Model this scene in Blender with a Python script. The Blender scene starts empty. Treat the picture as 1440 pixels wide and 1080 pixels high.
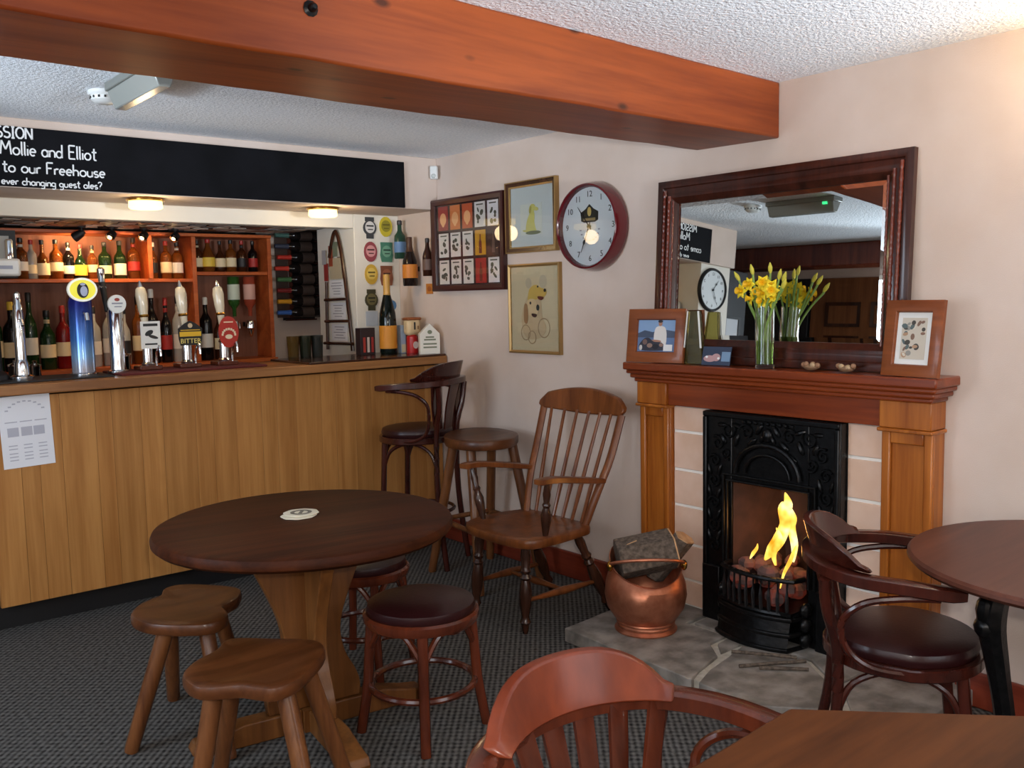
import bpy, math, random
from mathutils import Vector, Matrix
random.seed(7)
PI = math.pi
SC = bpy.context.scene
COL = SC.collection
def R(d): return math.radians(d)
def lin(c):
    return tuple(((v/255)/12.92 if v/255 <= .04045 else (((v/255)+.055)/1.055)**2.4) for v in c[:3])+(1.0,)

# ------------------------------------------------------------------ camera
F_PX, YAW, PITCH, ROLL, EYE = 1295.6, R(39.64), R(5.386), R(-1.16), 1.45
cd = bpy.data.cameras.new('camera'); cam = bpy.data.objects.new('camera', cd); COL.objects.link(cam)
cd.sensor_width = 36; cd.lens = F_PX*36/1440; cd.clip_start = .02
fw = Vector((math.sin(YAW)*math.cos(PITCH), math.cos(YAW)*math.cos(PITCH), -math.sin(PITCH)))
rt = Vector((math.cos(YAW), -math.sin(YAW), 0)); up = rt.cross(fw)
r2 = rt*math.cos(ROLL)+up*math.sin(ROLL); u2 = -rt*math.sin(ROLL)+up*math.cos(ROLL)
M = Matrix((r2, u2, -fw)).transposed().to_4x4(); M.translation = (0, 0, EYE)
cam.matrix_world = M
SC.camera = cam
# ------------------------------------------------------------------ exposure, world, lights
SC.view_settings.view_transform = 'Standard'
SC.view_settings.look = 'None'
SC.view_settings.gamma = 1
SC.view_settings.use_curve_mapping = False
SC.view_settings.exposure = 0.0
W = bpy.data.worlds.new('world'); SC.world = W; W.use_nodes = True
W.node_tree.nodes['Background'].inputs[0].default_value = (.5, .6, .75, 1)
W.node_tree.nodes['Background'].inputs[1].default_value = .3
def light(name, kind, loc, energy, color, size=.1, size_y=None, aim=None, spot=None):
    d = bpy.data.lights.new(name, kind); o = bpy.data.objects.new(name, d); COL.objects.link(o)
    d.energy = energy; d.color = color; o.location = loc
    if kind == 'AREA':
        d.size = size
        if size_y: d.shape = 'RECTANGLE'; d.size_y = size_y
    else: d.shadow_soft_size = size
    if kind == 'SPOT': d.spot_size = R(spot or 90); d.spot_blend = .6
    if aim: o.rotation_euler = (Vector(aim)-Vector(loc)).to_track_quat('-Z', 'Y').to_euler()
    return o
# added fill lights, daylight tinted, before the windows of the front and left walls
light('daylight_fill_front', 'AREA', (1.9, -1.50, 1.45), 22, (.92, .96, 1.0), 1.5, 1.1, aim=(1.9, 3, 1.1))
light('daylight_fill_left', 'AREA', (-1.17, 1.0, 1.45), 20, (.88, .94, 1.0), 1.4, 1.1, aim=(3, 1.6, 1.1))
light('daylight_fill_left_far', 'AREA', (-1.17, 2.95, 1.45), 37, (.74, .86, 1.0), 1.0, 1.1, aim=(3, 3.4, 1.2))
# added fill spots without fixtures, brightening the ceiling from behind and left
light('ceiling_fill_front', 'SPOT', (2.2, -.9, 1.40), 450, (.80, .90, 1.0), .10, aim=(2.15, 1.15, 2.27), spot=50)
light('ceiling_fill_left', 'SPOT', (-1.0, 2.9, 1.45), 150, (.74, .87, 1.0), .10, aim=(1.3, 3.5, 2.27), spot=50)
# the camera's own flash
light('camera_flash', 'POINT', (.05, -.03, 1.53), 70, (1.0, .95, .88), .025)
# wall lamp on the fireplace wall, just right of the view
light('wall_lamp_bulb', 'POINT', (3.06, .88, 2.08), 13, (1.0, .76, .46), .05)

# ------------------------------------------------------------------ materials
def newmat(name):
    m = bpy.data.materials.new(name); m.use_nodes = True
    return m, m.node_tree, m.node_tree.nodes['Principled BSDF']
def mat(name, c, rough=.5, metal=0, trans=0, emit=0, ecol=None, coat=0, ior=1.5, bump=0, bscale=200, alpha=1, spec=.5):
    m, t, p = newmat(name)
    p.inputs['Base Color'].default_value = lin(c); p.inputs['Roughness'].default_value = rough
    p.inputs['Metallic'].default_value = metal; p.inputs['Transmission Weight'].default_value = trans
    p.inputs['Coat Weight'].default_value = coat; p.inputs['Coat Roughness'].default_value = .1; p.inputs['IOR'].default_value = ior
    p.inputs['Specular IOR Level'].default_value = spec
    if emit:
        p.inputs['Emission Color'].default_value = lin(ecol or c); p.inputs['Emission Strength'].default_value = emit
    if bump:
        n = t.nodes.new('ShaderNodeTexNoise'); n.inputs['Scale'].default_value = bscale; n.inputs['Detail'].default_value = 3
        tc = t.nodes.new('ShaderNodeTexCoord'); t.links.new(tc.outputs['Object'], n.inputs['Vector'])
        b = t.nodes.new('ShaderNodeBump'); b.inputs['Strength'].default_value = bump; b.inputs['Distance'].default_value = .004
        t.links.new(n.outputs['Fac'], b.inputs['Height']); t.links.new(b.outputs['Normal'], p.inputs['Normal'])
    return m
def coords(t, scale, rand=3.0):
    tc = t.nodes.new('ShaderNodeTexCoord'); oi = t.nodes.new('ShaderNodeObjectInfo')
    ml = t.nodes.new('ShaderNodeVectorMath'); ml.operation = 'SCALE'; ml.inputs[0].default_value = (rand, rand*1.7, rand*2.3)
    t.links.new(oi.outputs['Random'], ml.inputs['Scale'])
    ad = t.nodes.new('ShaderNodeVectorMath'); ad.operation = 'ADD'
    t.links.new(tc.outputs['Object'], ad.inputs[0]); t.links.new(ml.outputs[0], ad.inputs[1])
    mp = t.nodes.new('ShaderNodeMapping'); mp.inputs['Scale'].default_value = scale
    t.links.new(ad.outputs[0], mp.inputs['Vector'])
    return mp.outputs[0], oi
def ramp(t, fac, stops):
    r = t.nodes.new('ShaderNodeValToRGB'); e = r.color_ramp.elements
    e[0].position, e[0].color = stops[0][0], lin(stops[0][1]); e[1].position, e[1].color = stops[-1][0], lin(stops[-1][1])
    for p_, c in stops[1:-1]:
        x = e.new(p_); x.color = lin(c)
    t.links.new(fac, r.inputs['Fac']); return r.outputs['Color']
def wood(name, dark, light_, axis='z', rough=.35, freq=18, stretch=.07, coat=.0, bump=.15, knots=0, vary=0.0, cath=0, spec=.3):
    m, t, p = newmat(name)
    s = [freq]*3; s['xyz'.index(axis)] = freq*stretch
    v, oi = coords(t, s)
    n = t.nodes.new('ShaderNodeTexNoise'); n.inputs['Scale'].default_value = 1; n.inputs['Detail'].default_value = 6; n.inputs['Distortion'].default_value = .6
    t.links.new(v, n.inputs['Vector'])
    fac = n.outputs['Fac']
    n2 = t.nodes.new('ShaderNodeTexNoise'); n2.inputs['Scale'].default_value = 6; n2.inputs['Detail'].default_value = 3
    t.links.new(v, n2.inputs['Vector'])
    mx = t.nodes.new('ShaderNodeMath'); mx.operation = 'MULTIPLY_ADD'; mx.inputs[1].default_value = .35; mx.inputs[2].default_value = -.17
    t.links.new(n2.outputs['Fac'], mx.inputs[0])
    a = t.nodes.new('ShaderNodeMath'); a.operation = 'ADD'; t.links.new(fac, a.inputs[0]); t.links.new(mx.outputs[0], a.inputs[1])
    fac = a.outputs[0]
    if cath:
        s3 = [9.0]*3; s3['xyz'.index(axis)] = 9*.12
        v3, _ = coords(t, s3)
        wv = t.nodes.new('ShaderNodeTexNoise'); wv.inputs['Scale'].default_value = .8; wv.inputs['Detail'].default_value = 1
        t.links.new(v3, wv.inputs['Vector'])
        k = t.nodes.new('ShaderNodeMath'); k.operation = 'MULTIPLY'; k.inputs[1].default_value = 60; t.links.new(wv.outputs['Fac'], k.inputs[0])
        sn = t.nodes.new('ShaderNodeMath'); sn.operation = 'SINE'; t.links.new(k.outputs[0], sn.inputs[0])
        k2 = t.nodes.new('ShaderNodeMath'); k2.operation = 'MULTIPLY_ADD'; k2.inputs[1].default_value = cath; t.links.new(sn.outputs[0], k2.inputs[0]); t.links.new(fac, k2.inputs[2])
        fac = k2.outputs[0]
    c = ramp(t, fac, [(.32, dark), (.68, light_)])
    if knots:
        sk = [knots]*3; sk['xyz'.index(axis)] = knots*.45
        v2, _ = coords(t, sk)
        vo = t.nodes.new('ShaderNodeTexVoronoi'); vo.inputs['Scale'].default_value = 1; t.links.new(v2, vo.inputs['Vector'])
        mr = t.nodes.new('ShaderNodeMapRange'); mr.inputs[1].default_value = .05; mr.inputs[2].default_value = .12; mr.inputs[3].default_value = .25; mr.inputs[4].default_value = 1
        t.links.new(vo.outputs['Distance'], mr.inputs[0])
        mm = t.nodes.new('ShaderNodeMix'); mm.data_type = 'RGBA'; mm.blend_type = 'MULTIPLY'; mm.inputs[0].default_value = 1
        t.links.new(c, mm.inputs[6]); t.links.new(mr.outputs[0], mm.inputs[7]); c = mm.outputs[2]
    if vary:
        hs = t.nodes.new('ShaderNodeHueSaturation')
        vr = t.nodes.new('ShaderNodeMapRange'); vr.inputs[3].default_value = 1-vary; vr.inputs[4].default_value = 1+vary
        t.links.new(oi.outputs['Random'], vr.inputs[0]); t.links.new(vr.outputs[0], hs.inputs['Value']); t.links.new(c, hs.inputs['Color']); c = hs.outputs['Color']
    t.links.new(c, p.inputs['Base Color'])
    p.inputs['Roughness'].default_value = rough; p.inputs['Coat Weight'].default_value = coat; p.inputs['Coat Roughness'].default_value = .12; p.inputs['Specular IOR Level'].default_value = spec
    b = t.nodes.new('ShaderNodeBump'); b.inputs['Strength'].default_value = bump; b.inputs['Distance'].default_value = .002
    t.links.new(fac, b.inputs['Height']); t.links.new(b.outputs['Normal'], p.inputs['Normal'])
    return m
def mottled(name, c1, c2, scale, rough=.7, bump=.3, dist=.004, metal=0, detail=6, spec=.5, bscale=None):
    m, t, p = newmat(name)
    v, oi = coords(t, (scale,)*3, 1.0)
    n = t.nodes.new('ShaderNodeTexNoise'); n.inputs['Scale'].default_value = 1; n.inputs['Detail'].default_value = detail
    t.links.new(v, n.inputs['Vector'])
    t.links.new(ramp(t, n.outputs['Fac'], [(.35, c1), (.65, c2)]), p.inputs['Base Color'])
    p.inputs['Roughness'].default_value = rough; p.inputs['Metallic'].default_value = metal; p.inputs['Specular IOR Level'].default_value = spec
    h = n.outputs['Fac']
    if bscale:
        n2 = t.nodes.new('ShaderNodeTexNoise'); n2.inputs['Scale'].default_value = bscale/scale; n2.inputs['Detail'].default_value = 2
        t.links.new(v, n2.inputs['Vector']); h = n2.outputs['Fac']
    b = t.nodes.new('ShaderNodeBump'); b.inputs['Strength'].default_value = bump; b.inputs['Distance'].default_value = dist
    t.links.new(h, b.inputs['Height']); t.links.new(b.outputs['Normal'], p.inputs['Normal'])
    return m
def carpet_mat():
    m, t, p = newmat('ribbed_grey_carpet')
    tc = t.nodes.new('ShaderNodeTexCoord'); sp = t.nodes.new('ShaderNodeSeparateXYZ')
    mp = t.nodes.new('ShaderNodeMapping'); mp.inputs['Rotation'].default_value = (0, 0, R(-48)); t.links.new(tc.outputs['Object'], mp.inputs['Vector'])
    t.links.new(mp.outputs[0], sp.inputs[0])
    def wv(out, k):
        a = t.nodes.new('ShaderNodeMath'); a.operation = 'MULTIPLY'; a.inputs[1].default_value = k; t.links.new(out, a.inputs[0])
        s = t.nodes.new('ShaderNodeMath'); s.operation = 'SINE'; t.links.new(a.outputs[0], s.inputs[0]); return s.outputs[0]
    a = t.nodes.new('ShaderNodeMath'); a.operation = 'MULTIPLY_ADD'; a.inputs[1].default_value = .62
    t.links.new(wv(sp.outputs[1], 2*PI/.021), a.inputs[0])
    b_ = t.nodes.new('ShaderNodeMath'); b_.operation = 'MULTIPLY'; b_.inputs[1].default_value = .38; t.links.new(wv(sp.outputs[0], 2*PI/.026), b_.inputs[0])
    t.links.new(b_.outputs[0], a.inputs[2])
    n = t.nodes.new('ShaderNodeTexNoise'); n.inputs['Scale'].default_value = 60; n.inputs['Detail'].default_value = 4; t.links.new(tc.outputs['Object'], n.inputs['Vector'])
    ad = t.nodes.new('ShaderNodeMath'); ad.operation = 'MULTIPLY_ADD'; ad.inputs[1].default_value = .35; t.links.new(a.outputs[0], ad.inputs[0]); t.links.new(n.outputs['Fac'], ad.inputs[2])
    t.links.new(ramp(t, ad.outputs[0], [(.12, (38, 36, 35)), (.88, (106, 104, 101))]), p.inputs['Base Color'])
    p.inputs['Roughness'].default_value = .95; p.inputs['Specular IOR Level'].default_value = .1
    b = t.nodes.new('ShaderNodeBump'); b.inputs['Strength'].default_value = .8; b.inputs['Distance'].default_value = .004
    t.links.new(ad.outputs[0], b.inputs['Height']); t.links.new(b.outputs['Normal'], p.inputs['Normal'])
    return m
def flame_mat():
    m, t, p = newmat('flame')
    tc = t.nodes.new('ShaderNodeTexCoord'); n = t.nodes.new('ShaderNodeTexNoise'); n.inputs['Scale'].default_value = 14; n.inputs['Detail'].default_value = 2
    t.links.new(tc.outputs['Object'], n.inputs['Vector'])
    c = ramp(t, n.outputs['Fac'], [(.3, (255, 150, 30)), (.5, (255, 214, 90)), (.7, (255, 246, 190))])
    t.links.new(c, p.inputs['Emission Color']); p.inputs['Emission Strength'].default_value = 1.5
    p.inputs['Base Color'].default_value = (0, 0, 0, 1); p.inputs['Specular IOR Level'].default_value = 0
    return m
def coal_mat():
    m, t, p = newmat('glowing_coal')
    v, oi = coords(t, (26,)*3, 4)
    n = t.nodes.new('ShaderNodeTexNoise'); n.inputs['Scale'].default_value = 1; n.inputs['Detail'].default_value = 4; t.links.new(v, n.inputs['Vector'])
    p.inputs['Base Color'].default_value = lin((92, 70, 66)); p.inputs['Roughness'].default_value = .9
    t.links.new(ramp(t, n.outputs['Fac'], [(.45, (0, 0, 0)), (.7, (235, 70, 20))]), p.inputs['Emission Color']); p.inputs['Emission Strength'].default_value = .12
    return m
MT = {}
MT['carpet'] = carpet_mat()
MT['wall'] = mottled('pinkish_cream_paint', (208, 188, 174), (216, 198, 186), 3, .75, .25, .002, bscale=240, spec=.25)
MT['white_paint'] = mottled('white_paint', (225, 220, 208), (232, 228, 218), 3, .6, .15, .002, bscale=160)
MT['ceiling'] = mottled('stippled_ceiling_paint', (230, 234, 240), (248, 250, 253), 75, .8, 1.0, .006, bscale=90, spec=.2)
MT['beam'] = wood('varnished_orange_pine', (104, 41, 12), (138, 64, 22), 'x', .45, 11, .05, .03, .3, knots=8)
MT['oak'] = wood('honey_oak', (158, 104, 50), (186, 132, 72), 'z', .5, 15, .04, .0, .1, vary=.07, cath=.025)
MT['worktop'] = wood('brown_varnished_oak', (128, 82, 46), (172, 120, 72), 'x', .4, 14, .06, .1)
MT['dark_table'] = wood('dark_polished_oak', (46, 19, 6), (70, 32, 12), 'x', .5, 20, .06, .0, .2, spec=.1)
MT['fore_table'] = wood('worn_brown_oak', (60, 30, 11), (88, 48, 21), 'x', .5, 9, .12, .0, .2, spec=.12)
MT['pedestal'] = wood('mid_brown_oak', (84, 48, 20), (122, 76, 36), 'z', .42, 12, .07, .1)
MT['stool_seat'] = wood('brown_stool_oak', (66, 34, 14), (96, 54, 26), 'x', .38, 14, .1, .1)
MT['stool_leg'] = wood('brown_leg_oak', (80, 44, 22), (122, 76, 42), 'z', .35, 16, .07, .2)
MT['mahog'] = wood('red_mahogany_bentwood', (64, 26, 14), (94, 42, 24), 'z', .24, 10, .2, .45, .06)
MT['mahog_dark'] = wood('dark_mahogany_bentwood', (46, 17, 12), (70, 28, 19), 'z', .24, 10, .2, .45, .06)
MT['cherry'] = wood('light_mahogany_crest', (92, 37, 19), (118, 52, 28), 'z', .3, 9, .2, .08, .06)
MT['windsor'] = wood('windsor_elm', (90, 46, 20), (128, 72, 34), 'z', .32, 16, .08, .2)
MT['windsor_dark'] = wood('windsor_dark_leg', (46, 26, 18), (74, 42, 28), 'z', .25, 14, .1, .35)
MT['pine'] = wood('orange_pine', (140, 72, 20), (184, 108, 40), 'z', .32, 16, .05, .2, .12, knots=8)
MT['pine_h'] = wood('red_brown_pine', (104, 40, 15), (140, 62, 25), 'y', .3, 14, .05, .3, .12, knots=6)
MT['skirting'] = wood('red_brown_skirting', (98, 36, 22), (134, 56, 36), 'y', .35, 12, .06, .2)
MT['mirror_frame'] = wood('dark_rosewood_frame', (42, 20, 14), (76, 36, 25), 'z', .28, 14, .08, .3, .3)
MT['rosewood'] = wood('red_rosewood', (84, 34, 24), (120, 56, 40), 'z', .22, 14, .08, .4, .3)
MT['shelf_wood'] = wood('orange_shelf_pine', (170, 78, 34), (204, 106, 50), 'x', .45, 12, .06, .1)
MT['frame_wood'] = wood('photo_frame_pine', (112, 56, 24), (142, 76, 36), 'x', .4, 14, .08, .2)
MT['red_frame'] = mat('dark_maroon_frame', (62, 26, 24), .3, coat=.3)
MT['clock_rim'] = mat('maroon_lacquer', (92, 14, 22), .16, coat=.6)
MT['leather'] = mat('dark_maroon_leather', (42, 14, 15), .36, bump=.12, bscale=90, coat=.05, spec=.35)
MT['iron'] = mottled('cast_iron', (17, 17, 18), (28, 28, 29), 60, .30, .4, .002, metal=.6)
MT['soot'] = mat('soot', (44, 26, 20), .95)
MT['firebrick'] = mottled('firebrick', (46, 30, 25), (70, 45, 36), 12, .9, .4)
MT['tile'] = mottled('cream_pink_tile', (226, 188, 162), (234, 200, 178), 9, .35, .1, .001)
MT['grout'] = mat('white_grout', (244, 241, 234), .8)
MT['slate'] = mottled('grey_stone', (104, 99, 93), (152, 145, 138), 12, .6, .9, .008, detail=9)
MT['mortar'] = mottled('pale_mortar', (168, 162, 150), (190, 184, 172), 40, .9, .5)
MT['copper'] = mottled('hammered_copper', (176, 108, 80), (200, 132, 102), 26, .42, .35, .004, metal=.8)
MT['bark'] = mottled('grey_bark', (70, 60, 52), (112, 98, 86), 60, .95, 1.0, .006)
MT['split'] = mottled('split_log_face', (176, 132, 92), (204, 164, 122), 30, .85, .4)
MT['black'] = mat('black_paint', (16, 15, 18), .55)
MT['chalkboard'] = mottled('chalkboard_black', (13, 13, 16), (20, 20, 24), 6, .7, .1, .001, spec=.1)
MT['chalk'] = mat('white_chalk', (236, 236, 236), .9)
MT['chrome'] = mat('chrome', (225, 228, 232), .09, 1)
MT['brass'] = mat('brass', (200, 150, 70), .25, 1)
MT['gold'] = mat('gilt', (168, 134, 84), .38, .6)
MT['ceramic'] = mat('cream_ceramic', (218, 205, 178), .15, coat=.5)
MT['white_plastic'] = mat('white_plastic', (226, 227, 224), .35)
MT['grey_plastic'] = mat('grey_metal_case', (138, 140, 134), .4, .3)
MT['glass'] = mat('clear_glass', (250, 252, 250), .02, trans=1, ior=1.45)
MT['pane'] = mat('picture_glass', (255, 255, 255), .02, trans=1, ior=1.3)
MT['mirror'] = mat('silvered_mirror', (224, 226, 222), .01, 1)
MT['paper'] = mat('white_paper', (226, 226, 230), .8)
MT['ink'] = mat('grey_print', (150, 150, 160), .8)
MT['dark_ink'] = mat('dark_print', (50, 50, 48), .8)
MT['flame'] = flame_mat()
MT['coal'] = coal_mat()
MT['lamp_glow'] = mat('lit_lamp_glass', (255, 214, 130), .4, emit=2.6, ecol=(255, 226, 150))
MT['bulb'] = mat('halogen_bulb', (255, 230, 180), .3, emit=12, ecol=(255, 214, 150))
MT['led'] = mat('green_led', (60, 240, 150), .3, emit=1.4, ecol=(70, 240, 150))
MT['towel'] = mat('red_brown_bar_towel', (92, 30, 28), .9, bump=.6, bscale=160)
_mc = {}
def pm(c, rough=.55, **k):
    key = (tuple(c), rough, tuple(sorted(k.items())))
    if key not in _mc: _mc[key] = mat('print_%d_%d_%d' % tuple(c), c, rough, **k)
    return _mc[key]
def gm(c, trans=.55):
    key = ('g', tuple(c), trans)
    if key not in _mc: _mc[key] = mat('bottle_glass_%d_%d_%d' % tuple(c), c, .06, trans=trans, ior=1.4)
    return _mc[key]

# ------------------------------------------------------------------ geometry helpers
class MB:
    def __init__(s): s.v = []; s.f = []
    def add(s, vs, fs, m=None):
        o = len(s.v); s.v += [tuple(m @ Vector(v)) if m is not None else tuple(v) for v in vs]; s.f += [tuple(i+o for i in f) for f in fs]; return s
    def box(s, x0, x1, y0, y1, z0, z1, m=None):
        vs = [(x, y, z) for z in (z0, z1) for y in (y0, y1) for x in (x0, x1)]
        return s.add(vs, [(0, 2, 3, 1), (4, 5, 7, 6), (0, 1, 5, 4), (2, 6, 7, 3), (0, 4, 6, 2), (1, 3, 7, 5)], m)
    def cbox(s, c, d, m=None):
        return s.box(c[0]-d[0]/2, c[0]+d[0]/2, c[1]-d[1]/2, c[1]+d[1]/2, c[2]-d[2]/2, c[2]+d[2]/2, m)
    def prism(s, poly, z0, z1, m=None, inset=0):
        n = len(poly); vs = [(x, y, z0) for x, y in poly]+[(x, y, z1) for x, y in poly]
        fs = [tuple(range(n-1, -1, -1)), tuple(range(n, 2*n))]+[(i, (i+1) % n, n+(i+1) % n, n+i) for i in range(n)]
        return s.add(vs, fs, m)
    def slab(s, poly, z0, z1, r=.01, dish=0, m=None):
        # prism with rounded top and bottom edges; dish lowers the top centre
        n = len(poly); cx = sum(p[0] for p in poly)/n; cy = sum(p[1] for p in poly)/n
        def ins(d):
            out = []
            for x, y in poly:
                L = math.hypot(x-cx, y-cy) or 1; out.append((x-(x-cx)/L*d, y-(y-cy)/L*d))
            return out
        rings = [(ins(r), z0), (ins(r*.3), z0+r*.3), (poly, z0+r), (poly, z1-r), (ins(r*.3), z1-r*.3), (ins(r), z1)]
        vs = []; fs = []
        for pl, z in rings: vs += [(x, y, z) for x, y in pl]
        k = len(rings)
        for j in range(4):
            t_ = .75-.2*j
            vs += [(cx+(x-cx)*t_, cy+(y-cy)*t_, z1-dish*(1-t_*t_)) for x, y in ins(r)]; k += 1
        for j in range(k-1):
            for i in range(n): fs.append((j*n+i, j*n+(i+1) % n, (j+1)*n+(i+1) % n, (j+1)*n+i))
        fs.append(tuple(range(n-1, -1, -1))); fs.append(tuple((k-1)*n+i for i in range(n)))
        return s.add(vs, fs, m)
    def lathe(s, prof, n=20, m=None, cap=True, f=None):
        vs = []; fs = []
        for r, z in prof:
            for i in range(n):
                a = 2*PI*i/n; p_ = (r*math.cos(a), r*math.sin(a), z)
                vs.append(f(p_, a) if f else p_)
        for j in range(len(prof)-1):
            for i in range(n): fs.append((j*n+i, j*n+(i+1) % n, (j+1)*n+(i+1) % n, (j+1)*n+i))
        if cap: fs.append(tuple(range(n-1, -1, -1))); fs.append(tuple((len(prof)-1)*n+i for i in range(n)))
        return s.add(vs, fs, m)
    def turned(s, p0, p1, prof, n=12):
        # prof: (fraction along p0->p1, radius)
        p0 = Vector(p0); p1 = Vector(p1); d = p1-p0; L = d.length
        m = Matrix.Translation(p0) @ d.to_track_quat('Z', 'Y').to_matrix().to_4x4()
        return s.lathe([(r, t*L) for t, r in prof], n, m)
    def sweep(s, pts, w, h=None, upv=(0, 0, 1), n=8, rect=False, closed=False, taper=None):
        h = w if h is None else h; pts = [Vector(p) for p in pts]; N = len(pts); upv = Vector(upv); vs = []; fs = []
        for i, p in enumerate(pts):
            if closed: t = pts[(i+1) % N]-pts[i-1]
            else: t = pts[min(i+1, N-1)]-pts[max(i-1, 0)]
            t.normalize(); sd = t.cross(upv)
            if sd.length < 1e-4: sd = t.cross(Vector((1, .01, 0)))
            sd.normalize(); u = sd.cross(t)
            k = taper[i] if taper else 1
            if rect:
                c = .22
                ring = [(1, 1-c), (1-c, 1), (c-1, 1), (-1, 1-c), (-1, c-1), (c-1, -1), (1-c, -1), (1, c-1)]; m_ = 8
            else:
                ring = [(math.cos(2*PI*j/n), math.sin(2*PI*j/n)) for j in range(n)]; m_ = n
            vs += [p+sd*(a*w/2*k)+u*(b*h/2*k) for a, b in ring]
        for i in range(N if closed else N-1):
            a0 = i*m_; b0 = ((i+1) % N)*m_
            for j in range(m_): fs.append((a0+j, a0+(j+1) % m_, b0+(j+1) % m_, b0+j))
        if not closed: fs.append(tuple(range(m_-1, -1, -1))); fs.append(tuple((N-1)*m_+j for j in range(m_)))
        return s.add(vs, fs)
    def ball(s, c, r, n=10, k=6, m=None):
        r = r if hasattr(r, '__len__') else (r, r, r)
        prof = [(math.sin(PI*i/k), -math.cos(PI*i/k)) for i in range(k+1)]
        mm = Matrix.Translation(c) @ Matrix.Diagonal((r[0], r[1], r[2], 1))
        if m is not None: mm = m @ mm
        return s.lathe([(max(a, .001), b) for a, b in prof], n, mm)
    def ring(s, prof, w, h):
        # rectangular picture-frame moulding in the XZ plane facing -Y; prof: (inset, depth)
        vs = []; fs = []
        for u, d in prof:
            for sx, sz in ((-1, -1), (1, -1), (1, 1), (-1, 1)): vs.append((sx*(w/2-u), -d, sz*(h/2-u)))
        k = len(prof)
        for j in range(k):
            for i in range(4): fs.append((j*4+i, j*4+(i+1) % 4, ((j+1) % k)*4+(i+1) % 4, ((j+1) % k)*4+i))
        return s.add(vs, fs)
    def flat(s, poly, y, th=.0012):
        # flat print facing -Y in the XZ plane
        n = len(poly); vs = [(x, y, z) for x, z in poly]+[(x, y+th, z) for x, z in poly]
        return s.add(vs, [tuple(range(n)), tuple(range(2*n-1, n-1, -1))]+[(i, n+i, n+(i+1) % n, (i+1) % n) for i in range(n)])
    def rectf(s, cx, cz, w, h, y, th=.0012):
        return s.flat([(cx-w/2, cz-h/2), (cx+w/2, cz-h/2), (cx+w/2, cz+h/2), (cx-w/2, cz+h/2)], y, th)
    def ell(s, cx, cz, rx, rz, y, th=.0012, n=18, rot=0):
        c, d = math.cos(rot), math.sin(rot)
        return s.flat([(cx+rx*math.cos(a)*c-rz*math.sin(a)*d, cz+rx*math.cos(a)*d+rz*math.sin(a)*c) for a in [2*PI*i/n for i in range(n)]], y, th)
    def build(s, name, material, parent=None, world=False, bevel=0, smooth=True, loc=None):
        me = bpy.data.meshes.new(name)
        vs = s.v
        if world and parent is not None:
            L = parent.location; vs = [(a-L.x, b-L.y, c-L.z) for a, b, c in vs]
        me.from_pydata(vs, [], s.f); me.update()
        import bmesh
        bm = bmesh.new(); bm.from_mesh(me); bmesh.ops.recalc_face_normals(bm, faces=bm.faces); bm.to_mesh(me); bm.free()
        o = bpy.data.objects.new(name, me); COL.objects.link(o); me.materials.append(MT[material] if isinstance(material, str) else material)
        if parent is not None: o.parent = parent
        if loc is not None: o.location = loc
        if smooth:
            me.shade_smooth(); me.set_sharp_from_angle(angle=R(38))
        if bevel:
            b = o.modifiers.new('bevel', 'BEVEL'); b.width = bevel; b.segments = 2; b.limit_method = 'ANGLE'; b.angle_limit = R(40)
        return o
def spline(pts, n=6, closed=False):
    pts = [Vector(p) for p in pts]; N = len(pts); out = []
    for i in range(N if closed else N-1):
        if closed: p0, p1, p2, p3 = pts[i-1], pts[i], pts[(i+1) % N], pts[(i+2) % N]
        else: p0, p1, p2, p3 = pts[max(i-1, 0)], pts[i], pts[i+1], pts[min(i+2, N-1)]
        for k in range(n):
            t = k/n
            out.append(.5*((2*p1)+(p2-p0)*t+(2*p0-5*p1+4*p2-p3)*t*t+(3*p1-p0-3*p2+p3)*t**3))
    if not closed: out.append(pts[-1])
    return out
def sp2(pts, n=4, closed=True): return [(p.x, p.y) for p in spline([(a, b, 0) for a, b in pts], n, closed)]
def tag(o, label=None, cat=None, group=None, kind=None):
    if label: o['label'] = label
    if cat: o['category'] = cat
    if group: o['group'] = group
    if kind: o['kind'] = kind
    return o
def thing(name, label, cat, loc=(0, 0, 0), rot=(0, 0, 0), group=None):
    o = bpy.data.objects.new(name, None); COL.objects.link(o); o.empty_display_size = .05
    o.location = loc; o.rotation_euler = rot if hasattr(rot, '__len__') else (0, 0, rot)
    return tag(o, label, cat, group)
def struct(name, mb, m, bevel=0, label=None):
    o = mb.build(name, m, bevel=bevel); o['kind'] = 'structure'
    if label: o['label'] = label
    return o
def copy_tree(o, parent=None):
    c = o.copy(); COL.objects.link(c)
    if parent is not None: c.parent = parent
    for ch in [x for x in o.children]: copy_tree(ch, c)
    return c
def text(body, size, name, material, parent, loc, rot=(PI/2, 0, 0), ext=.0006, align='CENTER', sx=1):
    cu = bpy.data.curves.new('t', 'FONT'); cu.body = body; cu.size = size; cu.align_x = align; cu.align_y = 'CENTER'; cu.extrude = ext; cu.resolution_u = 2
    t = bpy.data.objects.new('t', cu); COL.objects.link(t)
    me = bpy.data.meshes.new_from_object(t.evaluated_get(bpy.context.evaluated_depsgraph_get()))
    bpy.data.objects.remove(t); bpy.data.curves.remove(cu)
    me.materials.clear(); me.materials.append(MT[material] if isinstance(material, str) else material)
    o = bpy.data.objects.new(name, me); COL.objects.link(o); o.parent = parent; o.location = loc; o.rotation_euler = rot; o.scale = (sx, 1, 1)
    return o
FACE_R = (0, 0, -PI/2)      # things on the fireplace wall face -X

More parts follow.
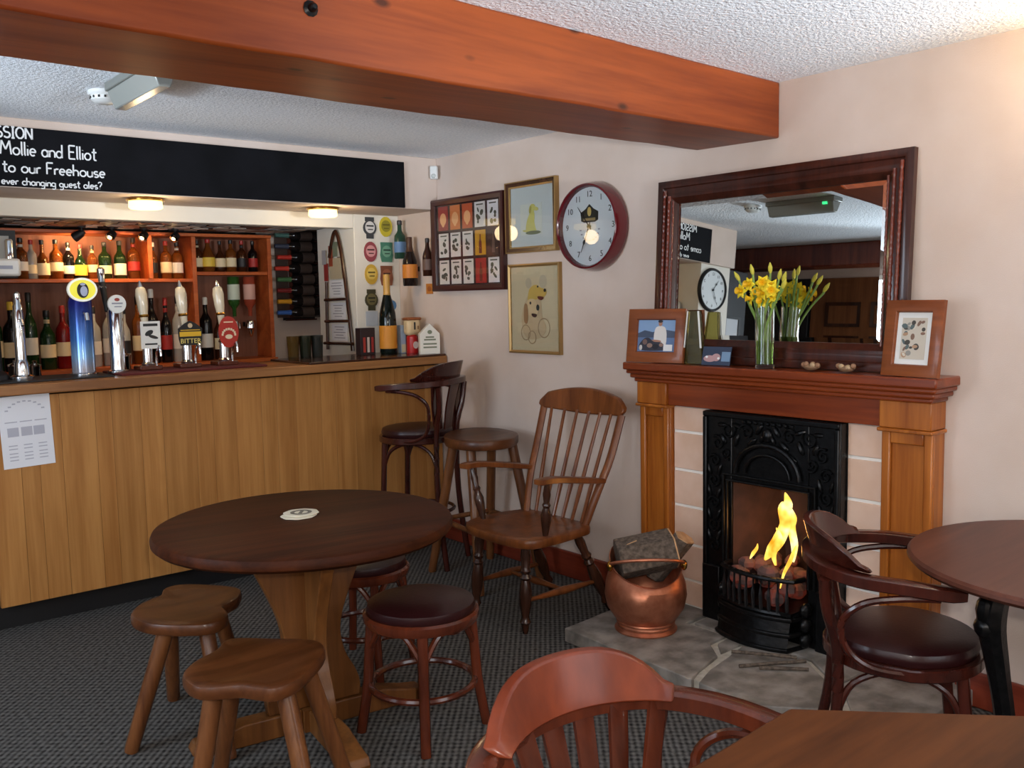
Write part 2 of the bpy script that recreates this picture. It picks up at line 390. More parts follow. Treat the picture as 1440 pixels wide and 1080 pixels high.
# ================================================================== THE SETTING
CEIL = 2.27; XW = 3.2
struct('floor', MB().box(-1.35, 3.6, -1.65, 6.1, -.05, 0), 'carpet')
struct('ceiling', MB().box(-1.35, 3.3, -1.65, 6.1, CEIL, CEIL+.05), 'ceiling')
struct('wall_right', MB().box(XW, XW+.1, -1.6, 1.955, 0, CEIL).box(XW, XW+.1, 2.335, 6.1, 0, CEIL).box(XW, XW+.1, 1.955, 2.335, .74, CEIL), 'wall')
struct('wall_back', MB().box(-1.3, XW, 6.0, 6.1, 0, CEIL), 'wall')
struct('wall_left', MB().box(-1.35, -1.25, -1.6, 6.0, 0, CEIL), 'wall')
struct('wall_front', MB().box(-1.3, XW, -1.65, -1.6, 0, CEIL), 'wall')
# bar opening: pier with its deep reveal, lintel, left pier
struct('wall_bar', MB().box(2.88, XW, 4.95, 5.42, 0, 1.97).box(.31, 2.88, 4.95, 5.05, 1.884, 1.97).box(.34, .70, 4.54, 4.95, 0, 1.97), 'white_paint', .004)
struct('trim_1', MB().box(.31, XW, 4.52, 5.05, 1.97, CEIL), 'wall', .004, 'boxed in bulkhead above the bar')
# heavy ceiling beam, slightly out of true
mb = MB(); NX = 40
def beam_pt(x, j):
    f = 2.175-(XW-x)*.043; w = [(-.0, 2.055), (.0, CEIL), (.41, CEIL), (.41, 2.06)][j]
    wob = .0016*math.sin(x*7+j*2)+.0012*math.sin(x*19+j)
    z = w[1]+(0 if w[1] == CEIL else wob-(XW-x)*.009)
    return (x, f+w[0]+wob*.8, z)
vs = []; fs = []
for i in range(NX+1):
    x = -1.25+(XW+1.25)*i/NX; vs += [beam_pt(x, j) for j in range(4)]
for i in range(NX):
    for j in range(4): fs.append((i*4+j, i*4+(j+1) % 4, i*4+4+(j+1) % 4, i*4+4+j))
fs += [(0, 1, 2, 3), (NX*4+3, NX*4+2, NX*4+1, NX*4)]
mb.add(vs, fs); beam = struct('trim_2', mb, 'beam', .008, 'heavy orange varnished ceiling beam')
tag(beam)
b = MB().turned((1.115, 2.093, 2.158), (1.115, 2.06, 2.158), [(0, .016), (.3, .02), (.45, .011), (.8, .011), (1, .006)], 10)
tag(b.build('bolt', 'iron', beam), 'dark metal bolt head')
struct('trim_3', MB().box(.70, 2.88, 5.05, 6.0, 1.907, 1.93), 'black', 0, 'dark ceiling inside the bar')
c_mats = [(96, 84, 74), (176, 156, 138), (214, 206, 194), (120, 76, 62), (120, 126, 132), (232, 224, 210)]
cb = bpy.data.objects['trim_3']
for i in range(21):
    for j in range(6):
        x = .78+.1*i+random.uniform(-.012, .012); y = 5.12+.125*j+random.uniform(-.01, .01)
        m = Matrix.Translation((x, y, 1.9045-.002*random.random())) @ Matrix.Rotation(random.uniform(-.4, .4), 4, 'Z') @ Matrix.Rotation(random.uniform(-.05, .05), 4, 'X')
        MB().cbox((0, 0, 0), (.09, .10, .002), m).build('beer_mat', pm(random.choice(c_mats), .4), cb)
struct('baseboard_right', MB().box(3.178, XW, 2.80, 4.52, 0, .135).box(3.178, XW, -1.6, 1.43, 0, .125), 'skirting', .006)
struct('baseboard_front', MB().box(-1.25, XW, -1.6, -1.578, 0, .13), 'skirting', .006)
# windows added on the unseen walls to carry the fill lights, no openings
for n, (cx, cy, rot) in enumerate([(1.9, -1.6, PI), (-1.25, 1.0, PI/2), (-1.25, 2.95, PI/2)]):
    ww = 1.6 if n < 2 else 1.1
    w = MB().ring([(0, 0), (0, .05), (.06, .05), (.06, 0)], ww, 1.2).cbox((0, -.02, 0), (.04, .03, 1.1)).build('added_window_%d' % (n+1), 'white_paint')
    w.location = (cx, cy, 1.45); w.rotation_euler = (0, 0, rot); w['kind'] = 'structure'
    MB().cbox((0, -.004, 0), (ww-.1, .004, 1.1)).build('pane', pm((150, 170, 195), .1), w)
# the side of the room seen only in the mirror: panelled door, lintel beam, dark doorway, second clock
d = MB().box(-1.25, -1.215, 3.70, 4.78, 0, 2.069).build('door_1', wood('brown_panelled_door', (108, 64, 36), (140, 88, 52), 'z', .4)); d['kind'] = 'structure'
for z in (.25, .80, 1.26, 1.56):
    for y in (4.02, 4.46): MB().ring([(0, 0), (0, .012), (.03, .004), (.03, 0)], .34, .34 if z < 1.1 else .22).build('panel_moulding', 'windsor_dark', d).matrix_local = Matrix.Translation((-1.214, y, z+.18)) @ Matrix.Rotation(PI/2, 4, 'Z')
struct('trim_4', MB().box(-.72, -.52, 3.2, 6.0, 2.08, 2.268), 'rosewood', .01, 'dark red ceiling beam before the panelled door')
struct('trim_5', MB().box(-1.25, -1.2, 4.80, 5.95, 0, 2.069).box(.02, .34, 4.60, 4.68, 0, 1.97).box(-.35, .02, 5.9, 5.98, 0, 1.8), 'black', .004, 'black door frame and painted dark doorway beyond the bar')  # left wall box is a black panel painting the dark of an open doorway

# ================================================================== BAR
bar = thing('bar_counter', 'bar counter fronted with honey oak boards above a black kick board', 'bar counter', (2.0, 4.52, 0))
bw = [.118, .076, .098, .15, .075, .13, .105, .16, .09, .12, .14, .085, .11, .15, .09, .125, .10, .16, .09, .12, .13]
x = .78
for i, pw in enumerate(bw):
    pw = min(pw, 3.19-x)
    w = MB().box(.0005, pw-.0005, 0, .025, .12, 1.055)
    w.build('board', 'oak', bar, bevel=.001, loc=(x-2.0, (0, .0008, .0015, .0004)[i % 4], 0)); x += pw
    if x > 3.185: break
MB().box(.78, 3.175, 4.60, 4.62, 0, .125).build('kick_board', 'black', bar, True)
MB().box(.78, 3.19, 4.546, 4.90, .125, 1.055).build('carcass', 'black', bar, True)
wt = thing('worktop', 'brown varnished bar top running along the counter', 'worktop', (2.0, 4.6, 1.06))
MB().box(.74, 3.195, 4.455, 4.945, 1.066, 1.112).build('top_board', 'worktop', wt, True, .006)
MB().box(2.30, 3.19, 4.462, 4.945, 1.1125, 1.124).build('raised_ledge', 'windsor_dark', wt, True, .003)
tl = MB().box(1.36, 2.10, 4.55, 4.86, 1.1125, 1.124)
tag(tl.build('bar_towel', 'towel', bevel=.004), 'red brown bar towel laid under the hand pumps', 'towel')
tag(MB().box(.76, 1.33, 4.55, 4.86, 1.1125, 1.120).build('drip_tray', 'black', bevel=.002), 'black drip tray under the chrome and blue founts', 'tray')
# paper on the counter front
pn = thing('paper_notice', 'white printed paper notice pinned to the oak bar front', 'notice', (.93, 4.519, .90), (0, R(-1.5), 0))
MB().rectf(0, 0, .21, .32, -.0015, .001).build('sheet', 'paper', pn)
pr = MB()
for i in range(9):
    a = R(150-120*i/8); pr.cbox((.085*math.cos(a), -.0019, .06+.075*math.sin(a)), (.013, .0006, .006))
for j, z in enumerate((.045, -.06, -.075, -.095, -.11, -.125)):
    for x in (-.06, 0, .06): pr.cbox((x, -.0019, z), (.035 if j else .05, .0006, .0045))
for x in (-.055, 0, .05): pr.cbox((x, -.0019, 0), (.045, .0006, .04))
pr.build('print', pm((178, 178, 188), .8), pn)['kind'] = 'stuff'

# ---- chalkboard with stroke lettering
cbd = thing('chalkboard', 'long black chalkboard with white lettering along the bulkhead over the bar', 'chalkboard', (.64, 4.519, 1.985))
MB().box(0, 2.325, -.014, 0, -.012, .245).build('board', 'chalkboard', cbd, bevel=.002)
G = {}
def arc(cx, cy, rx, ry, a0, a1, n=10): return [(cx+rx*math.cos(R(a0+(a1-a0)*i/n)), cy+ry*math.sin(R(a0+(a1-a0)*i/n))) for i in range(n+1)]
G['a'] = [.5, arc(.22, .26, .2, .26, 0, 360), [(.42, .5), (.42, 0)]]
G['n'] = [.48, [(.05, 0), (.05, .5)], arc(.23, .3, .18, .2, 180, 0)+[(.41, 0)]]
G['d'] = [.52, arc(.23, .25, .2, .25, 0, 360), [(.43, 1), (.43, 0)]]
G['o'] = [.54, arc(.26, .26, .22, .26, 0, 360)]
G['l'] = [.2, [(.08, 1), (.08, .04), (.14, 0)]]
G['i'] = [.18, [(.08, .5), (.08, 0)], [(.08, .7), (.09, .72)]]
G['e'] = [.5, [(.05, .28), (.42, .28)]+arc(.24, .27, .19, .26, 3, 310)]
G['t'] = [.4, [(.18, .9), (.18, .06), (.26, 0), (.34, .04)], [(.02, .62), (.36, .62)]]
G['u'] = [.5, [(.05, .5), (.05, .2)]+arc(.23, .2, .18, .2, 180, 360)+[(.41, .5), (.41, 0)]]
G['r'] = [.36, [(.06, 0), (.06, .5)], arc(.24, .3, .18, .2, 170, 60)]
G['h'] = [.5, [(.05, 0), (.05, 1)], arc(.23, .3, .18, .2, 180, 0)+[(.41, 0)]]
G['s'] = [.42, arc(.2, .38, .15, .13, 40, 270)+arc(.2, .125, .16, .125, 90, -140)]
G['v'] = [.42, [(.03, .5), (.2, 0), (.38, .5)]]
G['c'] = [.44, arc(.24, .26, .2, .26, 45, 315)]
G['g'] = [.5, arc(.22, .26, .2, .25, 0, 360), [(.42, .5), (.42, -.2)]+arc(.24, -.2, .18, .15, 0, -150)]
G['m'] = [.72, [(.05, 0), (.05, .5)], arc(.2, .34, .15, .16, 180, 0)+[(.35, 0)], arc(.5, .34, .15, .16, 180, 0)+[(.65, 0)]]
G['w'] = [.62, [(.03, .5), (.16, 0), (.3, .45), (.44, 0), (.57, .5)]]
G['S'] = [.6, arc(.29, .74, .22, .25, 40, 270)+arc(.29, .25, .24, .25, 90, -150)]
G['I'] = [.34, [(.16, 1), (.16, 0)], [(.04, 1), (.28, 1)], [(.04, 0), (.28, 0)]]
G['O'] = [.74, arc(.36, .5, .31, .5, 0, 360)]
G['N'] = [.68, [(.06, 0), (.06, 1), (.56, 0), (.56, 1)]]
G['M'] = [.84, [(.05, 0), (.14, 1), (.4, .35), (.66, 1), (.76, 0)]]
G['E'] = [.56, [(.5, 1), (.07, 1), (.07, 0), (.5, 0)], [(.07, .52), (.42, .52)]]
G['F'] = [.56, [(.5, 1), (.07, 1), (.07, 0)], [(.07, .52), (.4, .52)]]
G['?'] = [.5, arc(.22, .76, .19, .22, 170, -60)+[(.2, .28)], [(.2, .04), (.21, .02)]]
G[' '] = [.34]
def chalk_line(s, xr, z, cap, thick, stretch=1):
    wtot = sum(G[c][0] for c in s)*cap*stretch; x = xr-wtot; m = MB()
    for c in s:
        for st in [g for st0 in G[c][1:] for g in ([st0] if len(st0) > 5 else list(zip(st0[:-1], st0[1:])))]:
            m.sweep([(x+px*cap*stretch+pz*cap*.03, -.0148, z+pz*cap) for px, pz in st], thick, .0012, upv=(0, 1, 0), n=6, rect=False)
        x += G[c][0]*cap*stretch
    return tag(m.build('chalk_lettering', 'chalk', cbd), kind='stuff')
chalk_line('MISSION', 1.035-.64, .195, .047, .0075, 1.08)
chalk_line('Mollie and Elliot', 1.295-.64, .124, .058, .0068, 1.02)
chalk_line('come to our Freehouse', 1.328-.64, .049, .050, .0066, 1.15)
chalk_line('ever changing guest ales?', 1.311-.64, -.004, .032, .005, 1.20)

# ---- downlights under the bulkhead
for i, (x, lab) in enumerate([(1.56, 'glowing round downlight under the bulkhead, left of the two'), (2.53, 'glowing round downlight under the bulkhead, right of the two')]):
    dl = thing('downlight', lab, 'lamp', (x, 4.68, 1.969), group='downlights over the bar')
    MB().lathe([(.085, 0), (.092, -.006), (.09, -.014), (.06, -.016)], 24).build('rim', 'brass', dl)
    MB().lathe([(.078, -.016), (.08, -.045), (.072, -.052), (.01, -.054)], 24).build('diffuser', 'lamp_glow', dl)
    light('downlight_bulb', 'POINT', (x, 4.62, 1.86), 2.2, (1, .74, .42), .05)

# ---- founts and hand pumps
def pipe(prof, n=20): return MB().lathe(prof, n)
f1 = thing('beer_tap', 'slim chrome beer fount at the left end of the bar', 'beer tap', (.965, 4.70, 1.1205))
pipe([(.05, 0), (.05, .012), (.034, .02), (.03, .07), (.024, .09)]).build('base', 'chrome', f1)
pipe([(.024, .085), (.024, .30), (.021, .31), (.021, .335), (.015, .345), (.015, .39), (.004, .40)]).build('column', 'chrome', f1)
MB().sweep([(0, 0, .27), (0, -.06, .27), (0, -.075, .245)], .014, n=8).build('spout', 'chrome', f1)
f2 = thing('beer_tap', 'fat blue beer fount with a yellow oval badge', 'beer tap', (1.233, 4.70, 1.1205))
blue_m, bt_, bp = newmat('blue_graded_enamel')
btc = bt_.nodes.new('ShaderNodeTexCoord'); bs = bt_.nodes.new('ShaderNodeSeparateXYZ'); bt_.links.new(btc.outputs['Object'], bs.inputs[0])
bmr = bt_.nodes.new('ShaderNodeMapRange'); bmr.inputs[1].default_value = .03; bmr.inputs[2].default_value = .34; bt_.links.new(bs.outputs[2], bmr.inputs[0])
bt_.links.new(ramp(bt_, bmr.outputs[0], [(0, (150, 150, 160)), (.2, (120, 160, 200)), (.45, (60, 110, 180)), (1, (28, 36, 120))]), bp.inputs['Base Color']); bp.inputs['Roughness'].default_value = .2; bp.inputs['Metallic'].default_value = .4
pipe([(.06, 0), (.06, .008), (.052, .014)]).build('base', 'chrome', f2)
pipe([(.052, .012), (.052, .35), (.045, .37), (.02, .38)], 24).build('column', blue_m, f2)
bd = MB().ell(0, .405, .066, .056, -.062, .02, 28).build('badge', pm((240, 240, 225), .25, emit=.25), f2)
MB().ell(0, .405, .057, .046, -.064, .002, 28).build('badge_ring', pm((238, 226, 40), .3, emit=.35), bd)
MB().ell(0, .402, .026, .036, -.066, .002).build('badge_emblem', pm((26, 26, 30)), bd)
MB().ell(.004, .398, .016, .024, -.068, .002).ell(0, .43, .012, .006, -.068, .002).build('badge_face', pm((190, 196, 220)), bd)
MB().sweep([(0, -.05, .30), (0, -.10, .29), (0, -.11, .26)], .02, n=8).build('spout', 'chrome', f2)
f3 = thing('beer_tap', 'chrome beer fount with a round white badge and a tall lever', 'beer tap', (1.391, 4.70, 1.1205))
pipe([(.05, 0), (.05, .01), (.036, .016), (.034, .05), (.036, .3), (.03, .315)]).build('column', 'chrome', f3)
MB().ell(0, .335, .042, .044, -.042, .016, 24).build('badge', pm((232, 232, 226), .3), f3)
MB().rectf(0, .338, .05, .007, -.044, .002).build('badge_print', 'ink', f3); MB().rectf(.003, .322, .034, .005, -.044, .002).build('badge_print', 'ink', f3); MB().ell(0, .356, .012, .008, -.044, .002).build('badge_print', pm((150, 60, 50)), f3)
MB().turned((-.03, .02, .30), (-.035, .06, .44), [(0, .012), (.6, .014), (1, .016)]).build('lever', 'black', f3)
MB().turned((-.035, .06, .41), (-.037, .065, .515), [(0, .02), (.08, .022), (.2, .014), (.9, .018), (1, .01)]).build('handle', 'chrome', f3)
f4 = thing('beer_tap', 'black beer fount topped by a wide white light box at the left edge', 'beer tap', (.865, 4.74, 1.1205))
pipe([(.055, 0), (.055, .02), (.03, .04), (.026, .46)]).build('column', 'black', f4)
MB().box(-.14, .125, -.05, .03, .47, .55).build('light_box', pm((206, 200, 190), .3), f4, bevel=.012)
MB().rectf(0, .51, .18, .016, -.052, .002).build('light_box_print', 'ink', f4)
MB().turned((.09, 0, .55), (.09, 0, .64), [(0, .018), (.9, .018), (1, .012)]).build('cap', 'chrome', f4)
def hand_pump(label, x, kind):
    t = thing('hand_pump', label, 'hand pump', (x, 4.71, 1.1245), group='hand pumps on the bar')
    MB().box(-.055, .055, -.05, .06, 0, .022).build('base', 'mahog', t, bevel=.004)
    pipe([(.03, .022), (.032, .03), (.024, .04), (.024, .12), (.028, .125), (.02, .14), (.014, .2)]).build('barrel', 'chrome', t)
    MB().sweep(spline([(.035, -.02, .022), (.035, -.03, .09), (.03, -.09, .12), (.03, -.1, .07)], 5), .012).build('spout', 'chrome', t)
    lean = -.012
    MB().turned((0, .01, .2), (lean, .025, .43), [(0, .012), (.08, .016), (.3, .019), (.5, .026), (.75, .029), (.88, .024), (.92, .016)], 14).build('handle', 'ceramic', t)
    MB().turned((lean*.9, .024, .405), (lean*1.05, .026, .445), [(0, .016), (.3, .013), (.6, .009), (1, .002)], 12).build('finial', 'chrome', t)
    MB().turned((lean*.35, .014, .262), (lean*.4, .015, .276), [(0, .022), (.5, .025), (1, .022)], 14).build('collar', 'brass', t)
    return t
hp = hand_pump('cream handled hand pump with a white rectangular clip', 1.539, 0)
c = MB().rectf(0, .175, .095, .135, -.06, .004).build('pump_clip', pm((232, 230, 222)), hp)
MB().rectf(0, .225, .07, .013, -.0615, .001).ell(-.008, .185, .022, .012, -.0615, .001, rot=.5).ell(.012, .165, .024, .008, -.0615, .001, rot=-.3).rectf(0, .13, .06, .008, -.0615, .001).build('clip_print', 'dark_ink', c)
hp = hand_pump('cream handled hand pump with a black and yellow shield clip', 1.737, 1)
sh = [(-.062, .20), (-.03, .225), (0, .24), (.03, .225), (.062, .20), (.06, .15), (.052, .115), (-.052, .115), (-.06, .15)]
c = MB().flat(sh, -.06, .004).build('pump_clip', pm((24, 22, 20)), hp)
MB().rectf(0, .172, .11, .024, -.0615, .001).rectf(0, .192, .1, .004, -.0615, .001).build('clip_band', pm((226, 180, 40)), c)
text('BITTER', .034, 'clip_lettering', pm((236, 214, 120)), c, (0, -.0615, .136))
MB().ell(0, .215, .012, .012, -.0615, .001).build('clip_emblem', pm((214, 190, 150)), c)
hp = hand_pump('cream handled hand pump with a red oval clip', 1.934, 2)
c = MB().ell(.005, .175, .054, .082, -.06, .004, 24).build('pump_clip', pm((178, 44, 30)), hp)
mm = MB()
for a0 in range(0, 180, 22): mm.cbox((.005+.034*math.cos(R(a0)), -.0615, .16+.03*math.sin(R(a0))), (.01, .001, .012))
mm.ell(.005, .15, .02, .012, -.0615, .001).rectf(.005, .226, .05, .006, -.0615, .001).build('clip_print', pm((236, 214, 180)), c)

# ---- bottles
def prof(kind, H, Rr):
    K = {'spirit': [(.92, 0), (1, .02), (1, .58), (.93, .64), (.6, .70), (.36, .75), (.33, .93)],
         'wine': [(.92, 0), (1, .02), (1, .52), (.92, .6), (.55, .68), (.38, .74), (.36, .95)],
         'round': [(.6, 0), (.9, .05), (1, .2), (.98, .38), (.75, .54), (.4, .63), (.3, .7), (.28, .93)],
         'champ': [(.92, 0), (1, .03), (1, .42), (.93, .52), (.66, .64), (.42, .75), (.34, .82), (.32, .97)],
         'beer': [(.92, 0), (1, .02), (1, .5), (.85, .6), (.5, .72), (.4, .8), (.36, .95)],
         'square': [(.95, 0), (1, .02), (1, .66), (.9, .7), (.45, .74), (.4, .78), (.4, .93)]}[kind]
    return [(r*Rr, z*H) for r, z in K]
def bottle(name, label, loc, H, Rr, kind, glass, lab, cap, group=None, trans=.5, rot=(0, 0, 0), foil=.0, cat='bottle', lz=(.16, .44)):
    t = thing(name, label, cat, loc, rot, group)
    P = prof(kind, H, Rr); MB().lathe(P, 16).build('glass_body', gm(glass, trans), t)
    r0 = Rr*1.012
    if lab: MB().lathe([(r0, lz[0]*H), (r0+.0008, lz[0]*H+.001), (r0+.0008, lz[1]*H-.001), (r0, lz[1]*H)], 16).build('paper_label', pm(lab), t)
    if lab and len(label) % 2 and kind in ('spirit', 'wine', 'square') and not foil:
        nr = P[-2][0]*1.04; MB().lathe([(nr*1.02, .775*H), (nr*1.04, .78*H), (nr*1.02, .84*H)], 14).build('neck_label', pm(tuple(int(v*.8) for v in lab)), t)
    if cap:
        cr = P[-1][0]
        if foil: MB().lathe([(cr*1.75, H*foil), (cr*1.45, H*(foil+.05)), (cr*1.25, H*(foil+.12)), (cr*1.2, H*.97), (cr*1.1, H), (cr*.3, H*1.005)], 14).build('capsule', pm(cap, .35), t)
        else: MB().lathe([(cr*1.12, H*.88), (cr*1.2, H*.89), (cr*1.2, H*.985), (cr*.9, H)], 14).build('cap', pm(cap, .4), t)
    return t
ORD = ['first', 'second', 'third', 'fourth', 'fifth', 'sixth', 'seventh', 'eighth', 'ninth', 'tenth', 'eleventh', 'twelfth', 'thirteenth', 'fourteenth', 'fifteenth', 'sixteenth']
GREEN = (34, 66, 34); AMBER = (140, 78, 30); CLEAR = (214, 214, 208); DARK = (26, 22, 22); BROWN = (84, 44, 22); RED = (150, 30, 30); GOLDL = (206, 160, 80)
# shelf unit
su = thing('back_bar_shelves', 'orange lit wooden shelf unit behind the bar', 'shelf unit', (1.75, 5.98, 0))
MB().box(.72, 2.71, 5.972, 5.995, .95, 1.888).build('back_panel', wood('reddish_back_panel', (116, 72, 54), (138, 90, 70), 'z', .6), su, True)
MB().box(.72, 2.20, 5.76, 5.97, 1.585, 1.607).build('shelf', 'shelf_wood', su, True, .003)
MB().box(2.21, 2.69, 5.76, 5.97, 1.628, 1.650).build('shelf', 'shelf_wood', su, True, .003)
MB().box(.72, 2.71, 5.70, 5.97, 1.06, 1.085).build('shelf', 'shelf_wood', su, True, .003)
for x, z0 in ((1.925, 1.607), (2.195, 1.085), (2.70, 1.085)): MB().box(x-.012, x+.016, 5.75, 5.97, z0, 1.868).build('upright', 'shelf_wood', su, True, .003)
MB().box(.72, 2.716, 5.74, 5.97, 1.868, 1.888).build('head_board', 'shelf_wood', su, True, .003)
MB().box(.72, 2.69, 5.74, 5.99, .1, 1.06).build('cupboard', 'windsor_dark', su, True)
cname = {GREEN: 'green', AMBER: 'amber', CLEAR: 'clear', DARK: 'dark', BROWN: 'brown', RED: 'red'}
CR = (232, 214, 174); WH = (226, 222, 212); YE = (232, 196, 70); BL = (30, 28, 30); RD = (170, 40, 34)
lname = {CR: 'cream', WH: 'white', YE: 'yellow', BL: 'black', RD: 'red', None: 'no'}
gl = 'bottles on the lit top shelf'
top = [(1.17, .24, .036, 'spirit', AMBER, CR, BL), (1.235, .235, .038, 'spirit', AMBER, WH, BL), (1.29, .225, .03, 'spirit', CLEAR, CR, RD), (1.347, .225, .037, 'round', AMBER, CR, BL), (1.42, .23, .036, 'spirit', AMBER, CR, BL), (1.487, .215, .031, 'spirit', DARK, WH, BL),
       (1.552, .205, .036, 'round', GREEN, YE, RD), (1.62, .20, .027, 'spirit', AMBER, CR, BL), (1.69, .22, .036, 'spirit', GREEN, CR, BL), (1.777, .23, .035, 'wine', GREEN, WH, BL), (1.858, .25, .036, 'spirit', AMBER, RD, BL)]
for i, (x, H, r, k, g, l, c) in enumerate(top):
    bottle('bottle', '%s bottle with %s label, %s from left on the orange lit top shelf' % (cname[g], lname[l], ORD[i]), (x, 5.85, 1.6075), H, r, k, g, l, c, gl, trans=.65, lz=((.1, .40), (.2, .42), (.14, .36))[i % 3])
mid = [(1.975, .225, .026, 'wine', AMBER, BL, WH), (2.055, .235, .034, 'spirit', AMBER, CR, RD), (2.125, .23, .034, 'spirit', AMBER, WH, BL)]
for i, (x, H, r, k, g, l, c) in enumerate(mid):
    bottle('bottle', '%s bottle with %s label, %s from left in the narrow middle bay' % (cname[g], lname[l], ORD[i]), (x, 5.85, 1.6075), H, r, k, g, l, c, gl)
rgt = [(2.255, .20, .032, 'spirit', BROWN, CR, BL), (2.325, .21, .042, 'champ', AMBER, YE, RD), (2.405, .20, .034, 'round', BROWN, CR, BL), (2.478, .208, .034, 'spirit', AMBER, CR, BL), (2.553, .205, .03, 'spirit', BROWN, BL, RD), (2.63, .205, .03, 'spirit', DARK, RD, BL)]
for i, (x, H, r, k, g, l, c) in enumerate(rgt):
    bottle('bottle', '%s bottle with %s label, %s from left in the right upper bay' % (cname[g], lname[l], ORD[i]), (x, 5.85, 1.6505), H, r, k, g, l, c, gl)
low = [(1.07, .42, .045, 'wine', GREEN, CR, YE), (1.16, .44, .045, 'spirit', DARK, CR, YE), (1.255, .43, .044, 'wine', GREEN, WH, BL), (1.345, .40, .044, 'wine', GREEN, CR, BL), (1.43, .38, .04, 'spirit', RED, CR, RD), (1.515, .42, .042, 'spirit', RED, RD, RD),
       (1.60, .40, .04, 'spirit', CLEAR, WH, BL), (1.69, .38, .04, 'spirit', CLEAR, WH, RD), (1.775, .41, .04, 'wine', CLEAR, BL, BL), (1.86, .43, .038, 'spirit', AMBER, CR, BL), (1.945, .46, .038, 'wine', DARK, CR, WH), (2.03, .45, .038, 'wine', DARK, RD, RD), (2.105, .40, .036, 'spirit', CLEAR, WH, BL), (2.285, .47, .04, 'spirit', DARK, WH, WH), (2.37, .34, .036, 'wine', BROWN, CR, BL)]
for i, (x, H, r, k, g, l, c) in enumerate(low):
    bottle('bottle', '%s bottle with %s label, %s from left on the lower back bar shelf' % (cname[g], lname[l], ORD[i]), (x, 5.84, 1.0855), H*(1, .9, 1.04, .86, .97)[i % 5], r*(.95, 1, .86)[i % 3], k, g, l, c, 'bottles on the lower back bar shelf', trans=.45, lz=(.2, .42))
for x, g, l, lab in ((2.494, (60, 110, 50), (214, 226, 206), 'upturned green spirit bottle on an optic under the right shelf'), (2.603, (196, 90, 64), (226, 176, 160), 'upturned pink spirit bottle on an optic at the right end of the shelves')):
    t = thing('optic_bottle', lab, 'bottle', (x, 5.87, 1.30), group='upturned bottles on optics')
    MB().lathe([(a, .32-z) for a, z in prof('spirit', .28, .038)], 16).build('glass_body', gm(g, .4), t)
    MB().lathe([(.039, .17), (.0392, .18), (.0392, .26), (.039, .27)], 16).build('paper_label', pm(l), t)
    MB().lathe([(.03, .03), (.034, .02), (.034, -.02), (.02, -.03), (.012, -.07), (.004, -.08)], 14).build('optic', 'chrome', t)
    MB().box(-.012, .012, .03, .098, -.01, .02).build('bracket', 'black', t)
# glassware and bar bits behind the counter, near the left
for i, (x, y, h, r, c, lab) in enumerate([(1.12, 5.70, .13, .04, (60, 60, 62), 'dark ribbed tin beside the chrome fount'), (1.215, 5.705, .12, .035, (196, 200, 200), 'silver ice bucket on the back bar'), (1.70, 5.712, .15, .035, (200, 204, 204), 'steel cocktail shaker on the back bar')]):
    t = thing('steel_pot', lab, 'pot', (x, y-.10, 1.0605)); t.location.z = 1.0
    MB().lathe([(r*.8, 0), (r*.9, .01), (r, h*.3), (r*.92, h*.8), (r, h), (r*.8, h)], 18).build('body', 'chrome' if i else pm(c, .3, metal=.6), t)
    MB().lathe([(r*1.02, h), (r*1.02, h+.008), (r*.3, h+.018), (.012, h+.03), (.004, h+.036)], 18).build('lid', 'chrome', t)
MB_ = MB().box(.72, 2.85, 5.40, 5.695, .96, .999)
tag(MB_.build('back_bar_counter', 'windsor_dark', bevel=.004), 'dark back bar work surface under the bottles', 'worktop')
# spotlights
for i, x in enumerate((1.525, 1.69, 1.873, 2.06)):
    t = thing('spotlight', '%s of the four small spotlights above the back bar shelves' % ['leftmost', 'second from left', 'third from left', 'rightmost'][i], 'spotlight', (x, 5.68, 1.9025), group='spotlights above the back bar')
    MB().lathe([(.022, 0), (.022, -.008), (.005, -.01), (.005, -.033)], 12).build('stem', 'black', t)
    a = Vector((.014, .0, -.027)); b2 = Vector((-.034, .035, -.063)) if i == 0 else Vector((-.022, -.030, -.059))
    MB().turned(a, b2, [(0, .010), (.25, .022), (1, .028)], 14).build('head', 'black', t)
    MB().turned(a.lerp(b2, 1.0), a.lerp(b2, 1.05), [(0, .026), (1, .02)], 14).build('reflector_rim', 'chrome', t)
    MB().turned(a.lerp(b2, 1.05), a.lerp(b2, 1.07), [(0, .012), (1, .010)], 14).build('bulb', 'bulb', t)
    if i == 0: light('spot_beam', 'SPOT', (x-.04, 5.73, 1.82), 7, (1, .62, .26), .02, aim=(x+.02, 5.97, 1.72), spot=140)
    else: light('spot_beam', 'SPOT', (x-.03, 5.63, 1.83), 4.0 if i < 3 else 2.0, (1, .58, .24), .02, aim=(x-.1, 5.97, 1.62), spot=130)
# framed picture at the far left of the shelves
t = thing('small_framed_print', 'small black framed print hanging at the far left of the back bar', 'picture', (1.10, 5.70, 1.74))
MB().ring([(0, 0), (0, .02), (.03, .015), (.03, 0)], .16, .26).build('frame', 'black', t); MB().rectf(0, 0, .12, .22, -.008, .004).build('print', pm((190, 190, 186)), t)
